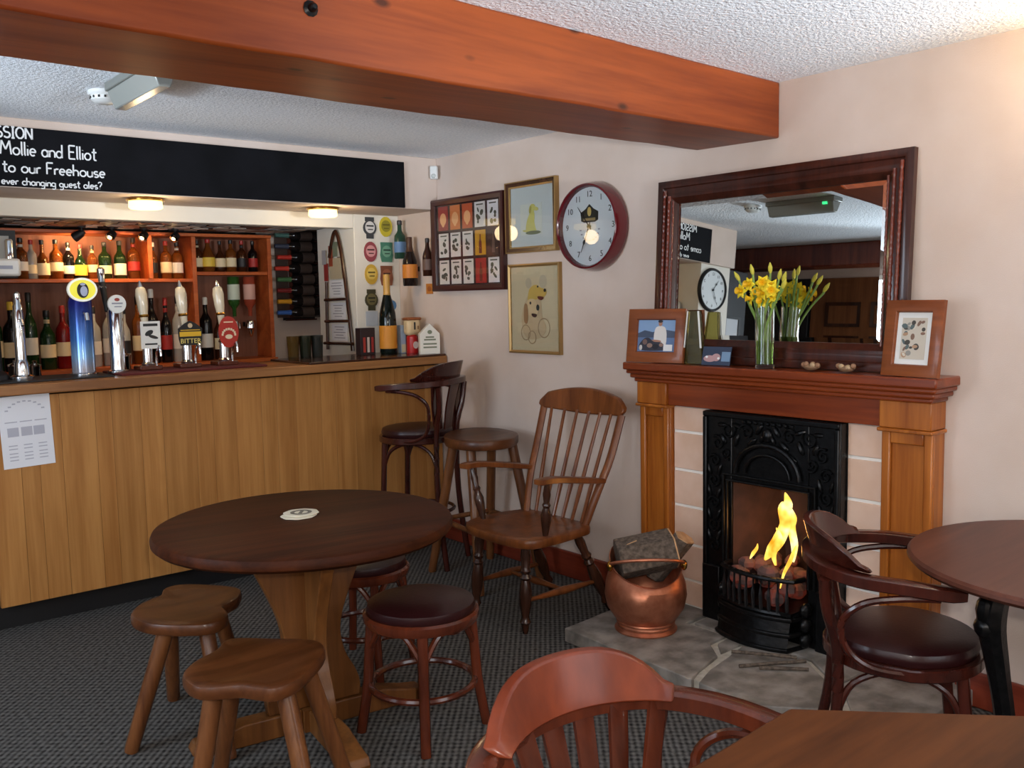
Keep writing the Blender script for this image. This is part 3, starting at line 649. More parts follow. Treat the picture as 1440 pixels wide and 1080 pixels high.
# wine rack
wr = thing('wine_rack', 'wooden wine rack stacked with lying bottles in the bar corner', 'rack', (2.98, 5.95, 1.38))
for x in (2.87, 3.08): MB().box(x-.015, x+.015, 5.80, 5.99, 1.34, 1.90).build('upright', 'mirror_frame', wr, True, .002)
for k in range(8): MB().box(2.86, 3.09, 5.86, 5.88, 1.895-.074*k-.058, 1.895-.074*k-.048).build('rail', 'mirror_frame', wr, True)
MB().box(2.90, 3.14, 5.985, 5.998, 1.32, 1.91).build('back_board', 'black', wr, True)
caps = [((70, 104, 96), 'teal'), ((60, 64, 80), 'slate'), ((186, 52, 40), 'red'), ((196, 60, 46), 'scarlet'), ((70, 112, 70), 'green'), ((120, 34, 36), 'crimson'), ((214, 150, 40), 'yellow'), ((60, 100, 170), 'blue')]
for k, (c, n) in enumerate(caps):
    bottle('wine_bottle', 'dark wine bottle with %s capsule lying %s from the top of the rack' % (n, ORD[k]), (3.08-.01*(k % 2), 5.80-.012*(k % 3), 1.895-.074*k), .31, .034, 'wine', DARK, (70, 58, 54), c, 'wine bottles in the rack', trans=0, rot=(0, -PI/2, 0), foil=.64)
# sledge shaped frame with notices on the pier reveal
sl = thing('wooden_frame_notices', 'arched dark wooden ladder frame with three price notices on the bar reveal', 'notice frame', (2.878, 5.15, 1.17), FACE_R)
MB().sweep(spline([(.165, -.015, -.03), (.135, -.015, .2), (.10, -.015, .42), (.06, -.015, .60), (.015, -.015, .70), (-.03, -.015, .68), (-.085, -.015, .55)], 5), .028, .02, upv=(0, 1, 0)).build('runner', 'windsor_dark', sl)
MB().sweep([(-.15, -.015, -.03), (-.145, -.015, .2), (-.135, -.015, .40)], .02, .02, upv=(0, 1, 0)).build('runner', 'windsor_dark', sl)
for z, a, b2 in ((.01, -.175, .185), (.15, -.15, .15), (.285, -.145, .125)): MB().sweep([(a, -.024, z), (b2, -.024, z+.004)], .02, .02, upv=(0, 1, 0)).build('rung', 'windsor_dark', sl)
for k, z in enumerate((.08, .215, .355)):
    s_ = MB().rectf(-.005-.008*k, z, .20-.01*k, .105, -.006, .002).build('notice', 'paper', sl)
    q = MB()
    for j in range(5): q.rectf(-.005-.008*k, z+.035-.017*j, .12 if j == 0 else random.uniform(.07, .15), .005, -.0072, .0008)
    q.build('print', 'ink', s_)
for cx, cz, w, h, c in ((-.02, .48, .15, .13, (186, 174, 146)), (-.075, .56, .05, .13, (150, 70, 44)), (-.015, .60, .06, .09, (120, 130, 110)), (.03, .575, .05, .07, (196, 190, 176)), (.03, .525, .045, .05, (70, 44, 34)), (-.145, .46, .05, .11, (150, 48, 46)), (-.16, .555, .05, .09, (170, 168, 172))):
    MB().rectf(cx, cz, w, h, -.010-random.random()*.004, .002).build('card', pm(c), sl)
# glasses, bottles and boxes on the raised ledge
for i, x in enumerate((2.375, 2.45, 2.525)):
    t = thing('tumbler', ['dark olive drinking glass, left of the three on the ledge', 'dark glass tumbler, middle of the three on the ledge', 'dark glass tumbler, right of the three beside the ladder frame'][i], 'glass', (x, 4.80, 1.1245), group='glasses on the ledge')
    MB().lathe([(.027, 0), (.030, .01), (.036, .13), (.034, .13), (.027, .014), (.002, .012)], 18, cap=False).build('bowl', gm([(120, 92, 40), (66, 70, 50), (70, 72, 66)][i], .7), t)
    MB().lathe([(.029, 0), (.030, .004), (.031, .016), (.028, .018)], 18).build('foot', 'glass', t)
bottle('champagne_bottle', 'large champagne bottle with orange label and gold foil on the bar ledge', (2.968, 4.74, 1.1245), .475, .052, 'champ', (14, 22, 18), (214, 140, 40), (198, 150, 70), None, trans=0, foil=.66, lz=(.07, .36))
bottle('tall_bottle', 'dark tall bottle behind the champagne bottle, wearing a blue round tag', (3.05, 4.84, 1.1245), .33, .038, 'wine', DARK, (90, 110, 140), BL, None, trans=0)
o = bpy.data.objects['tall_bottle']; MB().ell(-.012, .29, .032, .032, -.044, .004).build('tag', pm((90, 140, 190)), o)
t = thing('bottle_carton', 'small dark carton printed with bottles beside the champagne bottle', 'box', (2.845, 4.80, 1.1245))
MB().box(-.05, .05, -.03, .03, 0, .16).build('carton', pm((40, 24, 26)), t, bevel=.002)
for x, c in ((-.025, (170, 50, 40)), (.002, (196, 180, 170)), (.03, (150, 40, 36))): MB().rectf(x, .06, .016, .09, -.0315, .001).build('print', pm(c), t)
t = thing('card_box', 'slim pale blue card box standing between champagne bottle and red tin', 'box', (3.06, 4.735, 1.1245)); MB().box(-.018, .018, -.02, .02, 0, .17).build('box', pm((160, 178, 196)), t, bevel=.002); MB().rectf(0, .03, .03, .05, -.0215, .001).build('print', pm((210, 200, 160)), t)
t = thing('charity_tin', 'red collection tin with cream round top beside the white house box', 'tin', (3.10, 4.68, 1.1245))
MB().lathe([(.036, 0), (.037, .004), (.034, .10), (.02, .112)], 20).build('tin', pm((186, 34, 34), .35), t)
MB().box(-.048, .048, -.034, .034, .108, .212).build('top', pm((224, 196, 150), .5), t, bevel=.022)
MB().box(-.05, .05, -.036, .036, .198, .216).build('top_band', pm((150, 84, 44), .5), t, bevel=.008)
MB().rectf(-.002, .165, .012, .045, -.0352, .001).build('print', 'dark_ink', t); MB().rectf(.022, .155, .010, .02, -.0352, .001).build('print', pm((150, 110, 70)), t)
MB().ell(0, .05, .018, .022, -.0385, .003).build('tin_label', pm((236, 214, 206)), t)
t = thing('tan_jug', 'small tan pot behind the white house shaped box', 'pot', (3.155, 4.82, 1.1245)); MB().lathe([(.03, 0), (.04, .02), (.036, .12), (.02, .16), (.024, .19), (.02, .19)], 16).build('body', pm((150, 100, 60)), t); MB().sweep(spline([(.034, 0, .15), (.05, 0, .13), (.036, 0, .05)], 6), .008).build('handle', pm((150, 100, 60)), t)
t = thing('house_box', 'white house shaped collection box at the wall end of the bar', 'box', (3.12, 4.53, 1.1245), (0, 0, R(-25)))
MB().add([(-.06, -.03, 0), (.06, -.03, 0), (.06, -.03, .12), (0, -.03, .18), (-.06, -.03, .12), (-.06, .03, 0), (.06, .03, 0), (.06, .03, .12), (0, .03, .18), (-.06, .03, .12)], [(0, 1, 2, 3, 4), (9, 8, 7, 6, 5), (0, 5, 6, 1), (1, 6, 7, 2), (2, 7, 8, 3), (3, 8, 9, 4), (4, 9, 5, 0)]).build('body', pm((232, 226, 214)), t, bevel=.002)
q = MB()
for z, w in ((.10, .05), (.085, .07), (.06, .08), (.04, .08)): q.rectf(0, z, w, .009, -.0312, .001)
q.ell(0, .13, .014, .012, -.0312, .001).build('print', pm((120, 124, 100)), t)['kind'] = 'stuff'
# pump clips on the pier
clips = [(2.99, 1.89, (60, 62, 66), (214, 212, 210), 'watch', 'black and white pump clip at the top left of the white pier'), (2.99, 1.745, (150, 66, 74), (214, 150, 150), 'round', 'red and pink pump clip, second down on the left of the pier'), (2.99, 1.607, (206, 166, 60), (226, 196, 96), 'round', 'yellow pump clip, third down on the left of the pier'), (2.985, 1.45, (70, 66, 44), (120, 110, 70), 'watch', 'olive and black pump clip at the bottom left of the pier'),
         (3.105, 1.90, (206, 186, 50), (150, 140, 40), 'oval', 'yellow green pump clip at the top right of the pier'), (3.105, 1.745, (76, 130, 106), (120, 168, 140), 'square', 'green pump clip, second down on the right of the pier'), (3.10, 1.60, (130, 76, 52), (160, 96, 66), 'square', 'brown pump clip above the gold foil of the champagne bottle')]
for x, z, c1, c2, k, lab in clips:
    t = thing('pump_clip', lab, 'pump clip', (x, 4.949, z), group='pump clips on the pier')
    q = MB()
    if k == 'watch': q.ell(0, 0, .046, .046, -.006, .006).rectf(0, .052, .062, .026, -.0058, .0055).rectf(0, -.052, .05, .026, -.0058, .0055)
    elif k == 'square': q.flat([(-.042, .06), (.042, .06), (.04, .02), (.046, -.02), (.036, -.062), (-.036, -.062), (-.046, -.02), (-.04, .02)], -.006, .006)
    else: q.ell(0, 0, .046, .062, -.006, .006)
    q.build('plate', pm(c1), t)
    MB().ell(0, .004, .034, .036, -.0072, .001).build('face', pm(c2), t)
    MB().rectf(0, .012, .05, .009, -.0084, .001).build('print', pm(tuple(int(v*.5) for v in c1)), t); MB().rectf(.002, -.010, .036, .006, -.0084, .001).build('print', pm(tuple(int(v*.5) for v in c1)), t)
t = thing('white_card', 'blank white card pinned low on the pier', 'card', (2.985, 4.949, 1.335)); MB().rectf(0, 0, .085, .09, -.002, .002).build('card', pm((196, 204, 214)), t)
# mounted bottles and coaster on the fireplace wall by the bar
for y, z0, H, r, k, g, l, c, lab, f in ((4.862, 1.70, .235, .036, 'wine', (40, 70, 56), (96, 130, 170), BL, 'green bottle with blue label mounted on the wall beside the pier', 0), (4.738, 1.53, .295, .046, 'champ', (30, 20, 18), (208, 124, 36), (70, 40, 24), 'champagne bottle with orange label mounted on the wall', .7), (4.577, 1.585, .225, .031, 'beer', (52, 28, 20), (96, 70, 60), (40, 26, 22), 'small brown beer bottle mounted beside the card frame', 0)):
    bottle('wall_bottle', lab, (3.2-r*1.35, y, z0), H, r, k, g, l, c, 'bottles mounted on the wall', trans=0, foil=f)
    o = [x for x in bpy.data.objects if x.get('label') == lab][0]; MB().box(r*.6, r*1.34, -.012, .012, H*.3, H*.4).build('wall_mount', 'black', o)
t = thing('wall_coaster', 'orange square beer mat on the wall under the small brown bottle', 'beer mat', (3.199, 4.622, 1.51), FACE_R); MB().rectf(0, 0, .07, .062, -.003, .003).build('mat', pm((196, 120, 44)), t); MB().ell(0, 0, .02, .016, -.004, .001).build('print', pm((170, 90, 34)), t)
t = thing('motion_sensor', 'small white motion sensor high in the corner by the bar', 'sensor', (3.17, 4.50, 2.18), (0, 0, R(-45)))
MB().box(-.022, .022, -.03, .01, -.035, .04).build('case', 'white_plastic', t, bevel=.006); MB().ball((0, -.026, -.018), (.017, .012, .014)).build('lens', pm((200, 204, 200), .2), t)
# ceiling: smoke detector and emergency light
t = thing('smoke_detector', 'round white smoke detector on the ceiling beside the emergency light', 'smoke detector', (1.13, 3.79, CEIL-.0005))
MB().lathe([(.058, 0), (.06, -.012), (.055, -.018)], 24).build('base', 'white_plastic', t); MB().lathe([(.05, -.018), (.048, -.034), (.036, -.044), (.004, -.046)], 24).build('cover', 'white_plastic', t)
q = MB()
for i in range(14):
    a = 2*PI*i/14; q.cbox((.0495*math.cos(a), .0495*math.sin(a), -.026), (.006, .006, .008))
q.build('vent', 'dark_ink', t)
t = thing('emergency_light', 'grey emergency light box with green indicator under the ceiling', 'emergency light', (1.14, 3.40, CEIL-.0005))
MB().box(-.05, .05, -.25, .25, -.03, 0).build('back_box', 'grey_plastic', t, bevel=.004)
MB().add([(-.045, -.24, -.03), (.045, -.24, -.03), (.02, -.235, -.095), (-.02, -.235, -.095), (-.045, .24, -.03), (.045, .24, -.03), (.02, .235, -.095), (-.02, .235, -.095)], [(0, 1, 2, 3), (7, 6, 5, 4), (0, 4, 5, 1), (1, 5, 6, 2), (2, 6, 7, 3), (3, 7, 4, 0)]).build('diffuser', pm((150, 152, 146), .2), t, bevel=.004)
MB().box(.03, .05, -.20, -.17, -.05, -.035).build('indicator', 'led', t)
# second clock, only in the mirror
def clock(label, loc, rot, Rr, rim, dep, big):
    t = thing('wall_clock', label, 'clock', loc, rot)
    MB().lathe([(Rr*.98, 0), (Rr, dep*.15), (Rr, dep*.35), (Rr*.975, dep*.7), (Rr*.945, dep*.95), (Rr*.915, dep), (Rr*.885, dep*.9), (Rr*.87, dep*.5)], 48, Matrix.Rotation(PI/2, 4, 'X')).build('case', rim, t)
    fr_ = Rr*.875; y = -dep*.55
    MB().ell(0, 0, fr_, fr_, y, .006, 48).build('dial', pm((214, 220, 222), .5), t)
    for k in range(1, 13):
        a = R(90-30*k); text(str(k), Rr*.19, 'numeral', 'dark_ink', t, (fr_*.82*math.cos(a), y-.0005, fr_*.82*math.sin(a)))
    def hand(ang, L, w, yy):
        a = R(90-ang); c, s = math.cos(a), math.sin(a); P = [(-L*.15, -w*.4), (L*.45, -w*.35), (L*.62, -w*1.3), (L*.7, -w*.4), (L, -w*.15), (L, w*.15), (L*.7, w*.4), (L*.62, w*1.3), (L*.45, w*.35), (-L*.15, w*.4)]
        return MB().flat([(p*c-q_*s, p*s+q_*c) for p, q_ in P], yy, .001)
    hand(322, fr_*.66, Rr*.035, y-.006).build('hour_hand', 'black', t); hand(204, fr_*.72, Rr*.03, y-.008).build('minute_hand', 'black', t)
    MB().lathe([(Rr*.04, 0), (Rr*.04, .012), (Rr*.01, .014)], 14, Matrix.Translation((0, y, 0)) @ Matrix.Rotation(PI/2, 4, 'X')).build('hub', 'black', t)
    if big:
        e = MB().flat([(-.056, .028), (-.058, .068), (-.026, .084), (0, .106), (.026, .084), (.058, .068), (.056, .028), (.036, .02), (-.036, .02)], y-.0015, .001).build('emblem', pm((40, 36, 24)), t)
        MB().ell(0, .070, .013, .022, y-.0025, .0008).build('emblem_print', pm((196, 166, 90)), e); MB().rectf(0, .034, .078, .012, y-.0025, .0008).build('emblem_print', pm((150, 128, 76)), e)
        q = MB()
        for k in range(-4, 5): q.cbox((.062*math.sin(R(k*20)), y-.0012, -.062*math.cos(R(k*20))-.005), (.012, .0008, .007))
        q.build('dial_print', 'ink', t)
        MB().ell(0, 0, Rr*.888, Rr*.888, -dep*.88, .002, 48).build('pane', 'pane', t)
    return t
clock('big round wall clock with maroon rim between pictures and mirror', (XW-.005, 3.195, 1.78), FACE_R, .213, 'clock_rim', .08, True).rotation_euler.z += .02
clock('dark rimmed round clock on the left pier, seen in the mirror', (.56, 4.54, 1.775), 0, .17, 'black', .03, False)
t = thing('black_framed_list', 'narrow black framed paper list by the doorway, seen in the mirror', 'picture', (.20, 4.60, 1.42)); MB().ring([(0, 0), (0, .02), (.02, .015), (.02, 0)], .20, .36).build('frame', 'black', t); MB().rectf(0, 0, .16, .32, -.008, .004).build('sheet', pm((186, 190, 196)), t)

# ---- pictures on the fireplace wall
def picture(name, label, y, z, w, h, moulds, backing, pane=True):
    t = thing(name, label, 'picture', (XW-.001, y, z), FACE_R)
    for nm, pr_, m in moulds: MB().ring(pr_, w, h).build(nm, m, t)
    i = max(u for _, pr_, _ in moulds for u, _ in pr_)
    MB().rectf(0, 0, w-2*i+.006, h-2*i+.006, -.010, .008).build('backing', backing, t)
    if pane: MB().rectf(0, 0, w-2*i+.004, h-2*i+.004, -.0165, .0015).build('pane', 'pane', t)
    return t
t = picture('framed_card_display', 'dark brown frame of fifteen small bottle cards in three rows', 4.203, 1.757, .652, .530, [('frame', [(0, 0), (0, .03), (.012, .034), (.032, .026), (.036, .012), (.036, 0)], 'red_frame')], pm((58, 26, 26)))
t.rotation_euler.z += .024; t.location.x -= .009
cc = [[(150, 40, 34), (206, 116, 50), (190, 84, 44), (228, 224, 220), (236, 234, 236)], [(236, 230, 222)]*3+[(206, 150, 30), (64, 40, 36)], [(236, 228, 218)]*3+[(170, 30, 32), (236, 230, 226)]]
for r_ in range(3):
    for c_ in range(5):
        x = -.225+.1125*c_; z = .155-.155*r_; col = cc[r_][c_]
        k = MB().rectf(x, z, .092, .138, -.0118, .0015).build('card', pm(col), t)
        lightc = sum(col) > 480
        ink = pm((84, 82, 66)) if lightc else pm((226, 170, 120) if r_ == 0 else (110, 30, 20) if c_ == 3 else (110, 88, 80))
        q = MB()
        if r_ == 0 and c_ < 3: q.ell(x, z-.005, .03, .036, -.0126, .0006).ell(x, z-.02, .016, .03, -.0130, .0006)
        elif lightc:
            q.rectf(x, z+.054, .06, .007, -.0126, .0006)
            for s in range(7): q.ell(x+random.uniform(-.022, .022), z+random.uniform(-.045, .03), random.uniform(.008, .018), random.uniform(.006, .014), -.0126-.0001*s, .0006, 8, random.random()*3)
        else: q.flat([(x-.012, z-.06), (x+.012, z-.06), (x+.012, z), (x+.005, z+.02), (x+.005, z+.045), (x-.005, z+.045), (x-.005, z+.02), (x-.012, z)], -.0126, .0006)
        q.build('print', ink, k)
t = picture('dog_picture', 'gilt edged brown frame with a small yellow dog drawing on a pale mount', 3.660, 1.867, .400, .372, [('frame', [(.006, 0), (.006, .026), (.024, .022), (.024, 0)], 'windsor_dark'), ('gilt_edge', [(0, 0), (0, .028), (.006, .03), (.007, 0)], 'gold'), ('gilt_slip', [(.024, 0), (.024, .02), (.032, .016), (.032, 0)], 'gold')], pm((206, 214, 212)))
MB().rectf(-.005, -.015, .17, .16, -.0112, .001).build('mount_window', pm((214, 220, 210)), t)
yl = pm((206, 200, 110))
MB().flat(sp2([(-.04, -.085), (-.045, -.05), (-.03, -.01), (-.008, .02), (.012, .03), (.024, .01), (.022, -.03), (.03, -.06), (.034, -.08), (.0, -.088)], 3), -.0124, .001).build('dog_print', yl, t)
MB().ell(.008, .042, .024, .020, -.0132, .001, rot=.2).build('dog_print', yl, t); MB().ell(.036, .036, .020, .010, -.0138, .001, rot=-.2).build('dog_print', yl, t)
MB().ell(-.008, .034, .009, .020, -.0144, .001, rot=-.2).build('dog_print', pm((178, 168, 84)), t); MB().flat([(-.045, -.08), (-.07, -.075), (-.072, -.068), (-.04, -.068)], -.0124, .001).build('dog_print', yl, t)
MB().ell(.012, -.085, .06, .010, -.0128, .0008).build('shadow_print', pm((96, 106, 70)), t)
t = picture('dogs_sketch', 'thin gilt frame with a cream sketch of two dogs, below the yellow dog picture', 3.650, 1.387, .408, .472, [('frame', [(0, 0), (0, .022), (.007, .025), (.016, .018), (.016, 0)], 'gold')], pm((210, 194, 158)))
def blob(pts, c, y): return MB().flat(sp2(pts, 3), y, .0008).build('sketch', pm(c), t)
blob([(-.09, -.13), (-.105, -.04), (-.06, .06), (.0, .09), (.05, .05), (.06, -.04), (.09, -.1), (.05, -.15), (-.04, -.16)], (202, 178, 140), -.0112)
blob([(-.05, .03), (-.04, .10), (.01, .125), (.05, .11), (.095, .095), (.09, .07), (.05, .055), (.0, .045)], (206, 172, 84), -.0120)
blob([(-.07, .0), (-.05, .045), (.0, .05), (.03, .02), (.03, -.02), (-.01, -.04), (-.05, -.03)], (216, 188, 144), -.0124)
blob([(-.085, -.06), (-.08, .02), (-.055, .02), (-.05, -.05), (-.065, -.08)], (160, 120, 80), -.0128)
MB().ell(.085, .095, .010, .009, -.0132, .0006).ell(.028, .006, .012, .016, -.0132, .0006).ell(-.03, .03, .007, .008, -.0132, .0006).ell(.03, .115, .006, .006, -.0132, .0006).build('sketch', 'dark_ink', t)
blob([(.03, .065), (.075, .06), (.06, .045), (.035, .05)], (110, 50, 40), -.0136); blob([(-.02, -.025), (.02, -.03), (.01, -.045), (-.015, -.04)], (80, 44, 36), -.0136)
for cx, cz, rr_ in ((.075, -.10, .045), (-.07, -.125, .036), (-.02, -.15, .03)): MB().sweep([(cx+rr_*math.cos(2*PI*i/24), -.0138, cz+rr_*1.1*math.sin(2*PI*i/24)) for i in range(24)], .005, .0012, upv=(0, 1, 0), n=6, closed=True).build('sketch', pm((166, 138, 104)), t)
MB().ell(-.045, .135, .024, .028, -.0112, .0006).ell(.07, .14, .03, .035, -.0112, .0006).build('sketch', pm((192, 178, 150)), t)

# ================================================================== FIREPLACE
MANT = 1.150
fs_ = thing('fire_surround', 'orange pine fire surround with mantel shelf and panelled pilasters', 'fireplace', (3.12, 2.10, .062))
MB().box(3.02, XW-.001, 1.442, 2.865, 1.116, MANT).build('mantel_shelf', 'pine_h', fs_, True, .006)
q = MB()
for x, e, z0, z1 in ((3.036, .012, 1.098, 1.116), (3.055, .028, 1.078, 1.098), (3.074, .05, 1.06, 1.078)): q.box(x, XW-.001, 1.442+e*.8, 2.865-e*.4, z0, z1)
q.build('cornice', 'pine_h', fs_, True, .006)
MB().box(3.105, XW-.001, 1.68, 2.672, .962, 1.06).build('frieze', 'pine_h', fs_, True, .003)
for y0, y1 in ((1.492, 1.678), (2.674, 2.842)):
    p_ = MB().box(3.124, XW-.001, y0, y1, .062, .958).build('pilaster', 'pine', fs_, True, .004)
    r_ = .032
    w = MB().box(3.108, 3.1235, y0, y0+r_, .062, .958).box(3.108, 3.1235, y1-r_, y1, .062, .958).box(3.108, 3.1235, y0+r_, y1-r_, .905, .958).box(3.108, 3.1235, y0+r_, y1-r_, .062, .2)
    o = w.build('panel_frame', 'pine', fs_, True, .005)
    MB().box(3.092, XW-.001, y0-.002, y1+.002, .962, 1.06).build('corbel_block', 'pine', fs_, True, .004)
    MB().box(3.086, XW-.001, y0-.008, y1+.008, .948, .9615).build('neck_moulding', 'pine', fs_, True, .004)
ts = thing('tile_surround', 'two columns of cream pink tiles either side of the iron fireplace', 'tiles', (3.16, 2.15, .062))
for y0, y1, zz in ((2.466, 2.673, [.064, .181, .343, .513, .673, .844, .960]), (1.680, 1.832, [.064, .17, .33, .494, .669, .829, .960])):
    MB().box(3.152, XW-.001, y0-.003, y1+.003, .062, .961).build('grout_bed', 'grout', ts, True)
    for a, b2 in zip(zz[:-1], zz[1:]): MB().box(3.143, 3.152, y0+.004, y1-.004, a+.007, b2-.006).build('tile', 'tile', ts, True, .002)
fi = thing('fireplace_insert', 'black cast iron fireplace insert with embossed arch and grate', 'fireplace', (3.12, 2.146, .062))
Y0, Y1 = 1.832, 2.466; YC = (Y0+Y1)/2; OZ0, OZ1 = .30, .668; OY0, OY1 = 1.965, 2.325
def arch_top(y): return OZ1-.02*((y-YC)/.18)**2
MB().box(3.10, 3.199, Y0, OY0, .062, .958).box(3.10, 3.199, OY1, Y1, .062, .958).box(3.10, 3.199, OY0, OY1, OZ1, .958).box(3.10, 3.199, OY0, OY1, .062, .20).build('face_plate', 'iron', fi, True, .004)
q = MB()
q.box(3.085, 3.10, Y0, Y1, .935, .957).box(3.085, 3.10, Y0, Y0+.02, .062, .935).box(3.085, 3.10, Y1-.02, Y1, .062, .935)
q.box(3.082, 3.10, Y0+.0, Y0+.09, .062, .30).box(3.082, 3.10, Y1-.09, Y1, .062, .30)
q.build('outer_rim', 'iron', fi, True, .005)
q = MB()
for k, (e, x) in enumerate(((.0, 3.084), (.022, 3.09))):
    pts = [(x, OY1+.012+e, .3), (x, OY1+.012+e, OZ1+.01+e), (x, OY0-.012-e, OZ1+.01+e), (x, OY0-.012-e, .3)]
    q.sweep(pts, .014, .014, upv=(1, 0, 0), n=8)
q.build('inner_moulding', 'iron', fi, True)
# raised hood arch
q = MB(); q.sweep([(3.088, YC+.15*math.cos(R(a)), .715+.125*math.sin(R(a))) for a in range(0, 181, 12)], .02, .02, upv=(1, 0, 0), n=8)
q.sweep([(3.09, YC+.105*math.cos(R(a)), .715+.085*math.sin(R(a))) for a in range(0, 181, 12)], .012, .012, upv=(1, 0, 0), n=8)
q.build('hood_arch', 'iron', fi, True)
# embossed scrolls and leaves
q = MB(); rr = random.Random(3)
def scroll(cy, cz, r, s, d=1):
    pts = [(3.094, cy+d*r*(1-t_/26)*math.cos(t_*.42+s), cz+r*(1-t_/26)*math.sin(t_*.42+s)) for t_ in range(22)]
    q.sweep(pts, .010, .014, upv=(1, 0, 0), n=6, taper=[1.2-.03*i for i in range(22)])
for sgn in (1, -1):
    for cy, cz, r, s in ((.10, .885, .034, .3), (.19, .885, .036, 2.4), (.245, .825, .032, 1), (.20, .785, .026, 4), (.26, .75, .028, .5), (.262, .665, .03, 2.2), (.262, .57, .03, .2), (.262, .475, .03, 2.6), (.262, .385, .028, .9)): scroll(YC+sgn*cy, cz, r, s, sgn)
    for cy, cz, ry, rz, ang in ((.04, .90, .012, .028, .6), (.075, .845, .012, .028, .9), (.15, .845, .012, .03, .4), (.145, .905, .03, .010, .3), (.215, .845, .012, .024, -.5), (.225, .905, .022, .010, 0), (.235, .71, .010, .03, .3), (.285, .71, .008, .026, -.3), (.24, .61, .010, .028, .4), (.285, .62, .008, .026, -.3), (.24, .52, .010, .028, .4), (.285, .52, .008, .026, -.3), (.24, .43, .010, .028, .4), (.285, .43, .008, .026, -.3), (.025, .865, .010, .02, .5), (.115, .80, .010, .024, 1.0)):
        q.ball((0, 0, 0), (.012, ry, rz), 8, 5, Matrix.Translation((3.097, YC+sgn*cy, cz)) @ Matrix.Rotation(sgn*ang, 4, 'X'))
for k in range(9): q.ball((3.096, YC+(k-4)*.028, .925), (.008, .010, .008), 8, 4)
q.ball((3.094, YC, .88), (.018, .024, .03), 10, 6)
q.build('embossed_scrollwork', 'iron', fi, True)
# firebox behind the opening
q = MB()
q.add([(3.11, OY1, .2), (3.11, OY0, .2), (3.11, OY0, OZ1), (3.11, OY1, OZ1), (3.40, OY1-.07, .2), (3.40, OY0+.07, .2), (3.33, OY0+.08, .66), (3.33, OY1-.08, .66)], [(4, 5, 6, 7), (0, 4, 7, 3), (1, 2, 6, 5), (3, 7, 6, 2), (0, 1, 5, 4)])
q.build('firebox', 'firebrick', fi, True, smooth=False)
# basket front
q = MB(); BX = 2.985
def bow(y): return BX+.035*((y-YC)/.15)**2
ys = [YC-.165+.33*i/16 for i in range(17)]
q.sweep([(3.09, YC-.175, .335)]+[(bow(y), y, .335) for y in ys]+[(3.09, YC+.175, .335)], .022, .02, n=8)
q.sweep([(3.09, YC-.175, .20)]+[(bow(y), y, .20) for y in ys]+[(3.09, YC+.175, .20)], .022, .024, n=8)
q.build('basket_rail', 'iron', fi, True)
MT['bar_iron'] = mat('worn_grate_iron', (70, 70, 72), .3, .8)
for i in range(10):
    y = YC-.148+.296*i/9; MB().sweep([(bow(y), y, .19), (bow(y)-.006, y, .27), (bow(y), y, .345)], .014, .018, n=6).build('bar', 'bar_iron', fi, True)
MB().add([(bow(y)-.012, y, .19) for y in ys]+[(bow(y)-.03, y, .10) for y in ys]+[(bow(y)-.04, y, .062) for y in ys]+[(3.098, y, z) for z in (.19, .062) for y in (ys[0], ys[-1])],
         [(i, i+1, 18+i, 17+i) for i in range(16)]+[(17+i, 18+i, 35+i, 34+i) for i in range(16)]).build('ash_cover', 'iron', fi, True)
q = MB()
for z, o_ in ((.185, .016), (.125, .026), (.07, .042)): q.sweep([(3.09, YC-.185, z)]+[(bow(y)-o_, y, z) for y in ys]+[(3.09, YC+.185, z)], .016, .02, n=8)
for s in (-1, 1):
    for z in (.1, .16, .22): q.ball((3.07, YC+s*.195, z), (.03, .022, .03), 10, 6)
q.build('ash_cover_moulding', 'iron', fi, True)
MB().box(3.0, 3.38, OY0+.01, OY1-.01, .20, .215).build('grate_bed', 'iron', fi, True)
# coals and flames
rr = random.Random(5)
for i in range(26):
    x = 3.02+.27*rr.random(); y = YC-.135+.27*rr.random(); z = .245+.04*(i//9)+.02*rr.random(); r_ = .03+.012*rr.random()
    if x < bow(y)+.045: x = bow(y)+.045
    if x > 3.1: y = YC+(y-YC)*(.95-(x-3.1)*1.5)
    q = MB(); q.lathe([(max(.002, math.sin(PI*k/5))*r_, -math.cos(PI*k/5)*r_) for k in range(6)], 7, None, True, lambda p_, a: (p_[0]*(1+.25*math.sin(a*3+i)), p_[1]*(1+.2*math.cos(a*2+i)), p_[2]*.85))
    tag(q.build('coal', 'coal', loc=(x, y, z), smooth=False), 'lump of glowing coal heaped in the iron grate', 'coal', 'coals burning in the grate')
fl = thing('fire_flames', 'bright yellow flames leaping above the coals in the grate', 'flames', (3.10, YC, .36))
def flame(pts, ws):
    q = MB(); P = spline([Vector(p) for p in pts], 6); n = len(P)
    W_ = [ws[0]+(ws[-1]-ws[0])*0 for _ in P]
    tp = []
    for i in range(n):
        f = i/(n-1)*(len(ws)-1); k = int(min(f, len(ws)-2)); tp.append(ws[k]+(ws[k+1]-ws[k])*(f-k))
    q.sweep(P, 1, .45, upv=(1, 0, 0), n=10, taper=tp)
    return q.build('flame', 'flame', fl, True)
flame([(3.09, 2.155, .375), (3.09, 2.125, .42), (3.10, 2.095, .47), (3.11, 2.075, .53), (3.12, 2.085, .585), (3.12, 2.07, .615), (3.13, 2.09, .655)], [.008, .045, .055, .05, .062, .045, .004])
flame([(3.13, 2.05, .38), (3.13, 2.045, .45), (3.13, 2.06, .52), (3.13, 2.05, .56), (3.13, 2.065, .60)], [.01, .035, .04, .03, .004])
flame([(3.07, 2.09, .37), (3.07, 2.10, .42), (3.08, 2.08, .48), (3.08, 2.095, .52)], [.01, .03, .03, .004])
flame([(3.06, 2.205, .375), (3.06, 2.19, .40), (3.06, 2.172, .425), (3.06, 2.168, .445)], [.004, .016, .014, .003])
